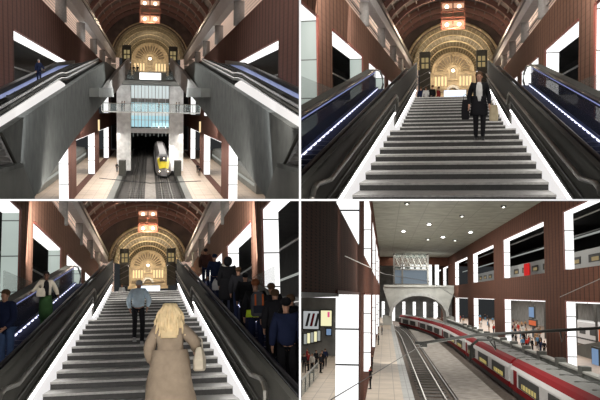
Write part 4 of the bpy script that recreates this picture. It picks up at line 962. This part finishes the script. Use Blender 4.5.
# canopy strip beyond the train roof
cn = thing(S, 'platform_barrier', 'grey low barrier with square posts along the platform behind the train', 'barrier', (14.6, 80, ZP))
b = B(S); b.box(14.3, 14.7, 34, 200, ZP, ZP + 1.55); b.done('wall_panel', 'concrete', cn)
b = B(S); b.box(14.2, 14.8, 34, 200, ZP + 1.55, ZP + 1.7); b.done('coping', 'cement', cn)
for k in range(14): b = B(S); y = 44 + 8 * k; b.box(14.15, 14.85, y, y + 1.2, ZP, ZP + 2.0); b.done('post', 'concrete_d', cn)
# the arch bridge with its glazed lift lobby above
ya_ = 188
pl, pr = S.ony(388, 300, ya_), S.ony(451, 300, ya_)
cxa = (S.ony(392, 300, ya_).x + S.ony(446, 300, ya_).x) / 2; ra = (S.ony(446, 300, ya_).x - S.ony(392, 300, ya_).x) / 2
ztop = S.ony(400, 287, ya_).z; zsp = S.ony(400, 316, ya_).z; zap = S.ony(400, 295.5, ya_).z
ab = thing(S, 'arch_bridge', 'pale concrete arch bridge spanning the tracks at the far end', 'bridge', (cxa, ya_, zsp))
b = B(S); n = 20; rings = []
for i in range(n + 1):
    a = PI * i / n; x = cxa + ra * math.cos(a); z = zsp + (zap - zsp) * math.sin(a)
    xt = cxa + (ra + 2.2) * math.cos(a)
    rings.append([(x, ya_, z), (xt if 0 < i < n else xt, ya_, ztop), (xt, ya_ + 9, ztop), (x, ya_ + 9, z)])
b.loft(rings); b.done('arch', 'cement', ab)
b = B(S); n = 20; rings = []
for i in range(n + 1):
    a = PI * i / n; rings.append([(cxa + (ra + k * .7) * math.cos(a), yy, zsp + (zap - zsp + k * .7) * math.sin(a)) for k, yy in ((0, ya_ - .35), (1, ya_ - .35), (1, ya_), (0, ya_))])
b.loft(rings); b.done('arch_ring', 'concrete_l', ab)
b = B(S); b.box(pl.x - 1, pr.x + 1, ya_ - .5, ya_ + 9, ztop, ztop + .5); b.done('deck', 'cement', ab)
for xx in (cxa - ra - 2.2, cxa + ra): b = B(S); b.box(xx, xx + 2.2, ya_, ya_ + 9, ZT, zsp); b.done('abutment', 'cement', ab)
lb = thing(S, 'glazed_lobby', 'steel framed glass box with diamond bracing standing on the arch bridge', 'glass box', (pl.x + 3, ya_, ztop))
q0, q1 = S.ony(394, 250, ya_), S.ony(428, 288, ya_); zl0, zl1 = ztop + .5, q0.z; zm = S.ony(400, 270, ya_).z
for x in (q0.x, (q0.x + q1.x) / 2 - 2, q1.x): b = B(S); b.box(x - .2, x + .2, ya_, ya_ + .5, zl0, zl1); b.done('post', 'steel_d', lb)
for z in (zl0, zm, zm + .7, zl1 - .3): b = B(S); b.box(q0.x, q1.x, ya_, ya_ + .5, z, z + .3); b.done('beam', 'steel_d', lb)
for k in range(6):
    xa = q0.x + (q1.x - q0.x) * k / 6; xb = q0.x + (q1.x - q0.x) * (k + 1) / 6
    b = B(S); b.tube([(xa, ya_ - .1, zm + .8), (xb, ya_ - .1, zl1 - 1)], .07, 5); b.done('brace', 'steel', lb)
    b = B(S); b.tube([(xb, ya_ - .1, zm + .8), (xa, ya_ - .1, zl1 - 1)], .07, 5); b.done('brace', 'steel', lb)
b = B(S); b.box(q0.x, q1.x, ya_ + .5, ya_ + .6, zl0, zm); b.done('lower_glass', M['lobby'], lb)
b = B(S); b.box(q0.x, q1.x, ya_ + .5, ya_ + .6, zm + .3, zl1); b.done('upper_glass', 'clear_glass', lb)
for iq, px in enumerate((403, 412, 418, 424, 430, 437)):
    c = S.ony(px, 280, ya_ + 6); b = B(S); b.box(c.x - .45, c.x + .45, ya_ + 6, ya_ + 6.4, ztop + .5, ztop + 5.5); b.done('lit_pillar', 'box_w4', None, 'white lit pillar standing on the deck of the arch bridge, %s from the left' % ORD13[iq], 'lit pillar', 'lit pillars on the arch bridge')
b = B(S); b.box(-8, 22, 262, 263, ZT, 10); struct(b, 'wall_end', 'wall_in')
b = B(S); b.box(-12, 30, 205, 206, 7.5, 13); struct(b, 'wall_upper_end', 'clad4')
b = B(S); b.box(15.99, 16.05, 186, 205, ztop, 9.7); struct(b, 'trim_end_pier', 'clad4')
for k in range(7):
    x = -1 + 3.2 * k; b = B(S); b.box(x, x + .9, 250, 250.4, ZT, -2); b.done('lit_pillar', 'box_w4', None, 'distant bright pillar seen through the arch opening, %s from the left' % ORD13[k], 'lit pillar', 'lit pillars beyond the arch')
# ceiling downlights
for px, py, big in ((403.5, 230.5, 1), (429, 223.5, 1), (443, 236.5, 1), (470.5, 231.5, 1), (407, 203, 0), (462, 215.5, 0), (503.5, 206, 0), (455, 240, 0), (428, 239, 0)):
    c = S.onz(px, py, 9.72); t = thing(S, 'downlight', '%s round ceiling downlight at the %s of the ceiling, %s' % ('bright' if big else 'small dim', {403.5: 'left', 429: 'middle', 443: 'centre right', 470.5: 'right', 407: 'upper left corner', 462: 'upper middle', 503.5: 'upper right corner', 455: 'far right row', 428: 'far middle row'}[px], WH), 'downlight', (c.x, c.y, 9.6), 'ceiling downlights')
    r_ = .0021 * c.y + .05; b = B(S); b.tube([(c.x, c.y, 9.74), (c.x, c.y, 9.6)], r_ * 1.3, 16); b.done('ring', 'dark_trim', t)
    b = B(S); b.ball((c.x, c.y, 9.58), r_ * (1 if big else .6), r_ * 2, .08); b.done('lens', 'lamp_dl' if big else 'tube', t)
# beyond the right wall, upper level: grey train with lit windows
M['lamp_dl'] if 'lamp_dl' in M else None
b = B(S); b.box(17.6, 40, 30, 262, -.2, 1.9); struct(b, 'floor_upper', 'void')
b = B(S); b.box(36, 36.4, 30, 262, 1.9, 14); struct(b, 'wall_outer', 'void')
b = B(S); b.box(17.6, 36, 30, 262, 11, 11.3); struct(b, 'ceiling_upper', 'void')
ut = thing(S, 'upper_train', 'grey carriage with yellowish lit windows and red door on the upper level', 'train', (22, 100, 1.9))
b = B(S); b.box(21, 24, 45, 200, 2.1, 5.0); b.done('car_body', cloth('train_grey', 0), ut)
for k in range(19): b = B(S); y = 48 + 8 * k; b.box(20.95, 21, y, y + 4.6, 3.6, 4.4); w = b.done('window', 'tr_dark', ut); b = B(S); b.box(20.9, 20.95, y + .6, y + 3.2, 3.7, 4.1); b.done('lit_interior', 'win_dim', w)
c0 = S.onx(524, 258, 20.9); c1 = S.onx(529, 258, 20.9)
b = B(S); b.box(20.85, 20.95, min(c0.y, c1.y), max(c0.y, c1.y), 2.3, 4.9); b.done('red_door', M['red_glow'], ut)
for k, (x, z) in enumerate(((20, 8.2), (24, 7.4), (28, 9.0))):
    b = B(S); b.tube([(x, 40, z), (x, 250, z)], .12, 6); b.done('tube_lamp' if k == 1 else 'duct', 'tube_d' if k == 1 else 'steel_d', None, ('near duct', 'glowing tube lamp', 'far duct')[k] + ' running above the upper train, bottom right view', 'lamp' if k == 1 else 'duct')
# beyond the right wall, lower level: concourse
b = B(S); b.box(38, 38.4, 30, 262, ZP, 0); struct(b, 'wall_outer', 'wall_in')
b = B(S); b.box(17.6, 38, 30, 262, -.5, -.2); struct(b, 'ceiling_lower', 'wall_in')
lt = thing(S, 'lower_train', 'white regional train with dark windows beyond the right platform', 'train', (30, 90, ZP))
b = B(S); b.box(29, 32, 106, 150, ZP + .2, ZP + 3.4); b.done('car_body', 'tr_white', lt)
for k in range(7): b = B(S); y = 108 + 6 * k; b.box(28.95, 29, y, y + 3.4, ZP + 1.7, ZP + 2.6); b.done('window', 'tr_dark', lt)
b = B(S); b.box(28.95, 29, 106, 150, ZP + .9, ZP + 1.1); b.done('dark_stripe', 'tr_dark', lt)
b = B(S); b.box(28.9, 28.95, 110.5, 112.5, ZP + .5, ZP + 3.0); b.done('orange_door', cloth('orange_door', (.7, .12, .03)), lt)
def board(px0, py0, px1, py1, x, mat, lab, name='poster_board', cat='poster'):
    a, c = S.onx(px0, py0, x), S.onx(px1, py1, x); t = thing(S, name, lab, cat, (x, (a.y + c.y) / 2, min(a.z, c.z)))
    b = B(S); b.box(x - .05, x, min(a.y, c.y), max(a.y, c.y), c.z, a.z); b.done('panel', mat, t)
    b = B(S); b.box(x, x + .25, min(a.y, c.y) - .3, max(a.y, c.y) + .3, c.z - .2, a.z + .2); b.done('case', 'dark_metal', t)
    b = B(S); b.box(x + .05, x + .2, (a.y + c.y) / 2 - .2, (a.y + c.y) / 2 + .2, ZP, c.z); b.done('stand', 'steel_d', t); return t
M['poster_blue'] = emit('poster_blue', (.32, .5, .8), .5); M['poster_red'] = emit('screen_red', (.9, .2, .08), .6)
board(529, 307, 534, 317.5, 26, 'poster_blue', 'tall pale blue lit poster on the concourse right of the crowd')
board(529, 320, 536, 326, 25.5, 'poster_red', 'small orange red departure screen under the blue poster', 'departure_screen', 'screen')
board(592, 348, 599, 372, 22, 'poster_blue', 'blue lit poster board at the right edge of the view')
board(477, 317, 481, 326, 24, 'poster_red', 'tiny red advert screen seen through the third opening', 'advert_screen', 'screen')
for k in range(14):
    y = 84 + 5.5 * k; b = B(S); b.tube([(27 + (k % 2) * 4, y, ZP), (27 + (k % 2) * 4, y, -.5)], .16, 8); b.done('concourse_post', 'steel_d', None, 'slim grey post on the right concourse, %s nearest of the row' % ORD13[k], 'post', 'concourse posts')
b = B(S); b.prism([tuple(S.onx(px, py, 23.5)) for px, py in ((564.5, 347.5), (604, 341), (604, 378), (565, 356))], (1.5, 0, 0)); b.done('stair_enclosure', 'concrete_d', None, 'dark grey sloping enclosure on the concourse beyond the nearest right opening', 'enclosure')
# left side: concourse beyond the openings
b = B(S); b.box(-16.4, -16, 20, 200, ZP, 9); struct(b, 'wall_outer', 'wall_in')
b = B(S); b.box(-16, XL - 1.2, 12, 200, .05, .4); struct(b, 'ceiling_left', 'wall_in')
yb4 = 92
b = B(S); b.box(-16, -4, yb4, yb4 + .4, ZP, .05); struct(b, 'wall_back_left', 'wall_in')
def sign(px0, py0, px1, py1, mat, lab, cat='poster', y=yb4 - .3, nm='poster_board'):
    a, c = S.ony(px0, py0, y), S.ony(px1, py1, y); t = thing(S, nm, lab, cat, ((a.x + c.x) / 2, y, c.z))
    b = B(S); b.box(a.x, c.x, y - .06, y, c.z, a.z); b.done('panel', mat, t)
    b = B(S); b.box(a.x - .12, c.x + .12, y, y + .2, c.z - .12, a.z + .12); b.done('case', 'dark_metal', t); return t, a, c
t, a, c = sign(303.5, 311, 318.5, 329, 'screen_g', 'grey lit billboard showing a train beyond the left wall')
for k in range(3): b = B(S); x = a.x + (c.x - a.x) * (.12 + .3 * k); b.prism([(x, yb4 - .4, c.z + .3), (x + .35, yb4 - .4, a.z - .25), (x + .62, yb4 - .4, a.z - .25), (x + .3, yb4 - .4, c.z + .3)], (0, .03, 0)); b.done('pictured_carriage', 'dark_trim' if k != 1 else 'tr_red', t)
t, a, c = sign(321, 310.5, 331.5, 326, 'screen_y', 'yellow and white lit advert beside the train billboard')
b = B(S); b.box(a.x + (c.x - a.x) * .62, a.x + (c.x - a.x) * .82, yb4 - .4, yb4 - .37, c.z + 1.0, a.z - .15); b.done('pink_lettering', M['pink'], t)
for k in range(5): sign(304 + 3.4 * k, 334 - .8 * k, 306.6 + 3.4 * k, 344 - .8 * k, 'screen_y' if k % 2 else 'tube_d', 'small timetable panel in the row under the billboards, number %s from the left' % ('one', 'two', 'three', 'four', 'five')[k], 'timetable', yb4 - .3, 'timetable_board')
sign(326.5, 329, 331, 335, 'poster_blue', 'small blue lit screen under the yellow advert', 'screen')
proto_y = None
grp = 'group of travellers standing left of the lit wall opening'
cols = [(blk, 'black coat'), (cloth('dark_red', 0), 'dark red jacket'), (cloth('light_scarf', (.45, .42, .38)), 'pale jacket'), (blk, 'black jacket and rucksack'), (dj, 'charcoal coat'), (navy, 'navy coat'), (cloth('dark_red', 0), 'red scarf and dark coat'), (blk, 'long black coat')]
fp = [(304, 373), (308.5, 371), (312, 373), (316, 368.5), (320.5, 373), (325, 366.5), (307, 366), (322, 369)]
pr_ = None
for i, ((px, py), (mt, nm)) in enumerate(zip(fp, cols)):
    c_ = S.onz(px, py, ZP)
    if pr_ is None: pr_ = pp = person(S, tuple(c_), '', 0, 1.0, top=blk, legs=blk, hair=brown, puffy=1.2)
    else: pp = copy_tree(pr_)
    pp.matrix_world = S.M4 @ Matrix.Translation(S.T(c_)) @ Matrix.Rotation(1.3 * i, 4, 'Z')
    pp['label'] = 'traveller in %s, %s of the group by the lit opening' % (nm, ('leftmost at the front', 'second at the front', 'middle front', 'middle rear', 'right front', 'rightmost rear', 'left rear', 'right, half hidden')[i]); pp['group'] = grp
    recolour(pp, {'jacket': mt})
# railings bottom left
rl = thing(S, 'glass_barrier', 'curved glass and steel barrier in the lower left corner of the platform', 'barrier', (-6.5, 55, ZP))
for k in range(4):
    a, c = S.onz(301 + 4.2 * k, 397 - 5.2 * k, ZP), S.onz(305.2 + 4.2 * k, 391.8 - 5.2 * k, ZP)
    b = B(S); b.prism([(a.x, a.y, ZP), (c.x, c.y, ZP), (c.x, c.y, ZP + 1.1), (a.x, a.y, ZP + 1.1)], (.06, 0, 0)); b.done('glass_panel', 'clear_glass', rl)
    b = B(S); b.tube([(a.x, a.y, ZP), (a.x, a.y, ZP + 1.15)], .05, 6); b.done('post', 'steel_d', rl)
    b = B(S); b.tube([(a.x, a.y, ZP + 1.12), (c.x, c.y, ZP + 1.12)], .06, 6); b.done('handrail', 'steel', rl)
# platform people left of the track
for i, (px, py, mt, nm) in enumerate(((370.5, 389, blk, 'person in black with a red scarf waiting on the left platform near the lit opening'), (378.5, 345, dj, 'person in dark clothes further up the left platform'), (382, 335, navy, 'person in navy far up the left platform'), (372, 372, dj, 'dark clothed person on the left platform behind the one with the red scarf'))):
    c_ = S.onz(px, py, ZP); pp = person(S, tuple(c_), nm, 1.5, .95, top=mt, legs=blk, hair=brown)
    if i == 0: b = B(S); b.ball((0, .05, 1.42), .13, .13, .08); b.done('scarf', cloth('red_scarf', (.5, .02, .02)), pp, raw=True)
# crowd on the right concourse
crowd = []; random.seed(11)
names = [(blk, 'black'), (wht, 'white'), (navy, 'navy'), (cloth('tan_cloth', (.36, .22, .12)), 'tan'), (cloth('red_cloth', (.45, .04, .03)), 'red'), (dj, 'charcoal'), (cloth('sky_cloth', (.12, .28, .45)), 'blue'), (cloth('light_scarf', 0), 'beige')]
win = [('second', 508, 541, 326, 354, 62), ('third', 478, 494, 319, 341, 20), ('fourth', 458, 465, 314, 325, 5)]
base_p = person(S, tuple(S.onz(520, 340, ZP)), '', 0, 1., top=blk, legs=dj, hair=brown, puffy=1.15)
first = True
for wn, xa, xb, pa, pb_, cnt in win:
    for k in range(cnt):
        px = xa + (xb - xa) * random.random(); py = pa + (pb_ - pa) * random.random()
        c_ = S.onz(px, py, ZP)
        if c_.x < WR + 2.2: continue
        pp = base_p if first else copy_tree(base_p); first = False
        pp.matrix_world = S.M4 @ Matrix.Translation(S.T(c_)) @ Matrix.Rotation(k * 1.1, 4, 'Z') @ Matrix.Scale(.92 + .15 * ((k * .37) % 1), 4)
        mt, nm = names[k % 8]; lg = names[(k + k // 8 + len(wn)) % 8]
        lr = ('left', 'middle', 'right')[min(2, int(3 * (px - xa) / (xb - xa)))]; fr = ('back', 'middle', 'front')[min(2, int(3 * (py - pa) / (pb_ - pa)))]
        pp['label'] = 'traveller in %s top and %s trousers, %s %s of the crowd, %s lower opening' % (nm, lg[1], fr, lr, wn); pp['group'] = 'crowd on the right concourse'
        recolour(pp, {'jacket': mt, 'trousers': lg[0]})
# riders sitting at the first opening
for i, (px, py, mt, nm) in enumerate(((566, 372, cloth('yellow_cloth', (.55, .40, .08)), 'person in a yellow jacket leaning by the right wall opening'), (571, 376, blk, 'person in black with white cap bent forward beside the yellow jacket'), (575, 372, blk, 'person in dark clothes rightmost by the right wall opening'), (544.5, 355, blk, 'dark person standing by the brick pier above the train roof'))):
    a = S.onz(px, py + 0, ZP); person(S, tuple(a), nm, .8 * i, 1.0, top=mt, legs=blk, hair=blk if i != 1 else wht, lean=.35 if i < 2 else 0)
# overhead line equipment
ol = thing(S, 'overhead_line_arm', 'dark catenary arm and bracket reaching over the train', 'catenary', (8, 55, -3))
P = lambda px, py, y=52: tuple(S.ony(px, py, y))
for pts, r in (([P(415, 343), P(423, 343), P(478, 335), P(565, 330), P(602, 328)], .10), ([P(470, 361), P(472, 345), P(478, 340), P(492, 340)], .10), ([P(472, 358), P(471, 345)], .14), ([P(487, 337), P(496, 350), P(494, 341)], .05), ([P(420, 345), P(427, 345)], .16), ([P(560, 331), P(562, 342), P(566, 334)], .05)):
    b = B(S); b.tube(pts, r, 7); b.done('arm' if r == .10 else 'insulator' if r > .1 else 'bracket', 'dark_trim', ol)
for pts, nm in (([P(327, 402, 30), P(422, 345, 52)], 'wire running from the lower left corner up to the catenary arm'), ([P(345, 256, 24), P(384, 274, 52)], 'bright thin wire in front of the perforated left wall'), ([P(384, 274, 52), P(432, 282, 100), P(460, 300, 52)], 'thin wire crossing in front of the arch bridge'), ([P(560, 297, 60), P(602, 278, 45)], 'thin wire in front of the right wall')):
    b = B(S); b.tube(pts, .014 if 'bright' in nm else .022, 5); b.done('overhead_wire', 'steel' if 'bright' in nm else 'dark_trim', None, nm, 'wire')
# added fill lamps, without fittings, for this hall and its concourses
fill_area(S, (7, 122, 9.4), (9, 122, ZP), 10, 60, 7000, (1, .97, .9))
fill_area(S, (6, 56, 5.6), (8, 60, ZP), 7, 20, 2600, (1, .97, .9))
fill_area(S, (6, 190, 9.4), (6, 190, ZP), 10, 50, 5000, (1, .97, .9))
fill_area(S, (0, 90, -1.0), (0.5, 95, ZP), 2, 120, 1500, (1, .95, .88))
fill_area(S, (26, 110, -.7), (26, 110, ZP), 12, 120, 8500, (1, .97, .92))
fill_area(S, (26, 205, -.7), (26, 205, ZP), 14, 90, 9000, (1, .97, .92))
fill_area(S, (6, 228, -1.5), (6, 228, ZP), 14, 50, 5000, (1, .98, .93))
fill_area(S, (24, 125, 10.6), (24, 110, 2), 8, 120, 1900, (1, .97, .92))
fill_area(S, (-8, 60, -.2), (-8, 60, ZP), 10, 50, 3000, (1, .97, .92))
fill_area(S, (5, 100, ZP + 1), (5, 100, 10), 6, 120, 5500, (1, .97, .86))
fill_area(S, (4, 34, 2.5), (-1.3, 26, 1.5), 3, 14, 130, (1, .9, .8))
fill_area(S, (9, 90, 5), (16, 90, 1), 3, 70, 1500, (1, .93, .85))
fill_area(S, (12, 178, 5), (8, 188, -1), 12, 3, 1400, (1, 1, .95))
owned(q, S4)
# ------------------------------------------------ keep every hall inside its own compartment
def half(o, co, no):
    """cut a mesh by a world plane, keeping the side no points to"""
    mw = o.matrix_world; xs = [mw @ Vector(c) for c in o.bound_box]; d = [(x - co).dot(no) for x in xs]
    if min(d) >= 0: return True
    if max(d) <= 0: return False
    if o.data.users > 1: o.data = o.data.copy()
    inv = mw.inverted(); lc = inv @ co; ln = (mw.to_3x3().transposed() @ no).normalized()
    bm = bmesh.new(); bm.from_mesh(o.data); g = bm.verts[:] + bm.edges[:] + bm.faces[:]
    r = bmesh.ops.bisect_plane(bm, geom=g, plane_co=lc, plane_no=ln, clear_inner=True)
    eds = [e for e in r['geom_cut'] if isinstance(e, bmesh.types.BMEdge)]
    if eds:
        try: bmesh.ops.holes_fill(bm, edges=eds, sides=0)
        except Exception: pass
    ok = len(bm.faces) > 0; bm.to_mesh(o.data); bm.free(); return ok

bpy.context.view_layer.update()
TH = .012
dead = []
for nm, S in OWN.items():
    o = bpy.data.objects.get(nm)
    if o is None or o.type != 'MESH': continue
    ok = half(o, Vector((S.sx * TH, 0, 0)), Vector((S.sx, 0, 0))) and half(o, Vector((0, 0, S.sz * TH)), Vector((0, 0, S.sz))) and half(o, Vector((0, 9.1, 0)), Vector((0, 1, 0)))
    if ok:                                   # wholly outside what any view from near here can show
        mw = o.matrix_world; xs = [mw @ Vector(c) for c in o.bound_box]
        u = [x.x / max(x.y, .1) for x in xs]; w = [x.z / max(x.y, .1) for x in xs]
        if min(x.y for x in xs) > 1 and (min(u) > .44 or max(u) < -.44 or min(w) > .31 or max(w) < -.31): ok = False
    if not ok: dead.append(o)
def kill(o):
    for c in list(o.children): c.parent = o.parent if False else None; kill(c)
    bpy.data.objects.remove(o)
names_dead = [o.name for o in dead]
for n_ in names_dead:
    o = bpy.data.objects.get(n_)
    if o is None: continue
    live = [c for c in o.children if c.name not in names_dead]
    for c in live: c.parent = o.parent; 
    bpy.data.objects.remove(o)
for o in list(bpy.data.objects):
    if o.type == 'EMPTY' and not o.children: bpy.data.objects.remove(o)
for o in bpy.data.objects:
    for k in ('_b', '_up'):
        if k in o: del o[k]

# ------------------------------------------------ added partition walls between the four halls, front edges made to glow white
TH2 = .0112
M['partition'] = plain('grey_partition', (.25, .25, .25), .9, var=.1)
def wbox(name, x0, x1, y0, y1, z0, z1):
    bm = bmesh.new(); v = [bm.verts.new((x, y, z)) for x in (x0, x1) for y in (y0, y1) for z in (z0, z1)]
    for f in ((0, 1, 3, 2), (4, 6, 7, 5), (0, 4, 5, 1), (2, 3, 7, 6), (0, 2, 6, 4), (1, 5, 7, 3)): bm.faces.new([v[i] for i in f])
    bmesh.ops.recalc_face_normals(bm, faces=bm.faces); me = bpy.data.meshes.new(name); bm.to_mesh(me); bm.free(); me.materials.append(M['partition'])
    o = bpy.data.objects.new(name, me); C.objects.link(o); o['kind'] = 'structure'; return o
YP = 9.0
wbox('wall_partition_upright', -TH2, TH2, YP, 330, -72, 72)
wbox('wall_partition_level_left', -110, -TH2, YP, 330, -TH2, TH2)
wbox('wall_partition_level_right', TH2, 110, YP, 330, -TH2, TH2)
M['added_glow'] = emit('added_edge_glow', (1, 1, 1), .85)  # glow added on the front edges to draw white dividers; no lamp there
for nm, args in (('trim_added_glow_upright', (-TH2, TH2, YP - .04, YP, -8, 8)), ('trim_added_glow_left', (-12, -TH2, YP - .04, YP, -TH2 * .85, TH2 * .85)), ('trim_added_glow_right', (TH2, 12, YP - .04, YP, -TH2 * .85, TH2 * .85))):
    o = wbox(nm, *args); o.data.materials[0] = M['added_glow']

# ------------------------------------------------ camera, world, look
cam = bpy.data.cameras.new('camera'); cam.lens = 36 * K / 600; cam.sensor_width = 36; cam.clip_end = 600; cam.clip_start = .1
co = bpy.data.objects.new('camera', cam); C.objects.link(co); co.location = (0, 0, 0); co.rotation_euler = (PI / 2, 0, 0); scene.camera = co
w = bpy.data.worlds.new('world'); scene.world = w; w.use_nodes = True
w.node_tree.nodes['Background'].inputs[0].default_value = (.9, .95, 1, 1); w.node_tree.nodes['Background'].inputs[1].default_value = .03
scene.view_settings.view_transform = 'Standard'; scene.view_settings.look = 'None'; scene.view_settings.exposure = 0; scene.view_settings.gamma = 1
scene.view_settings.use_curve_mapping = False
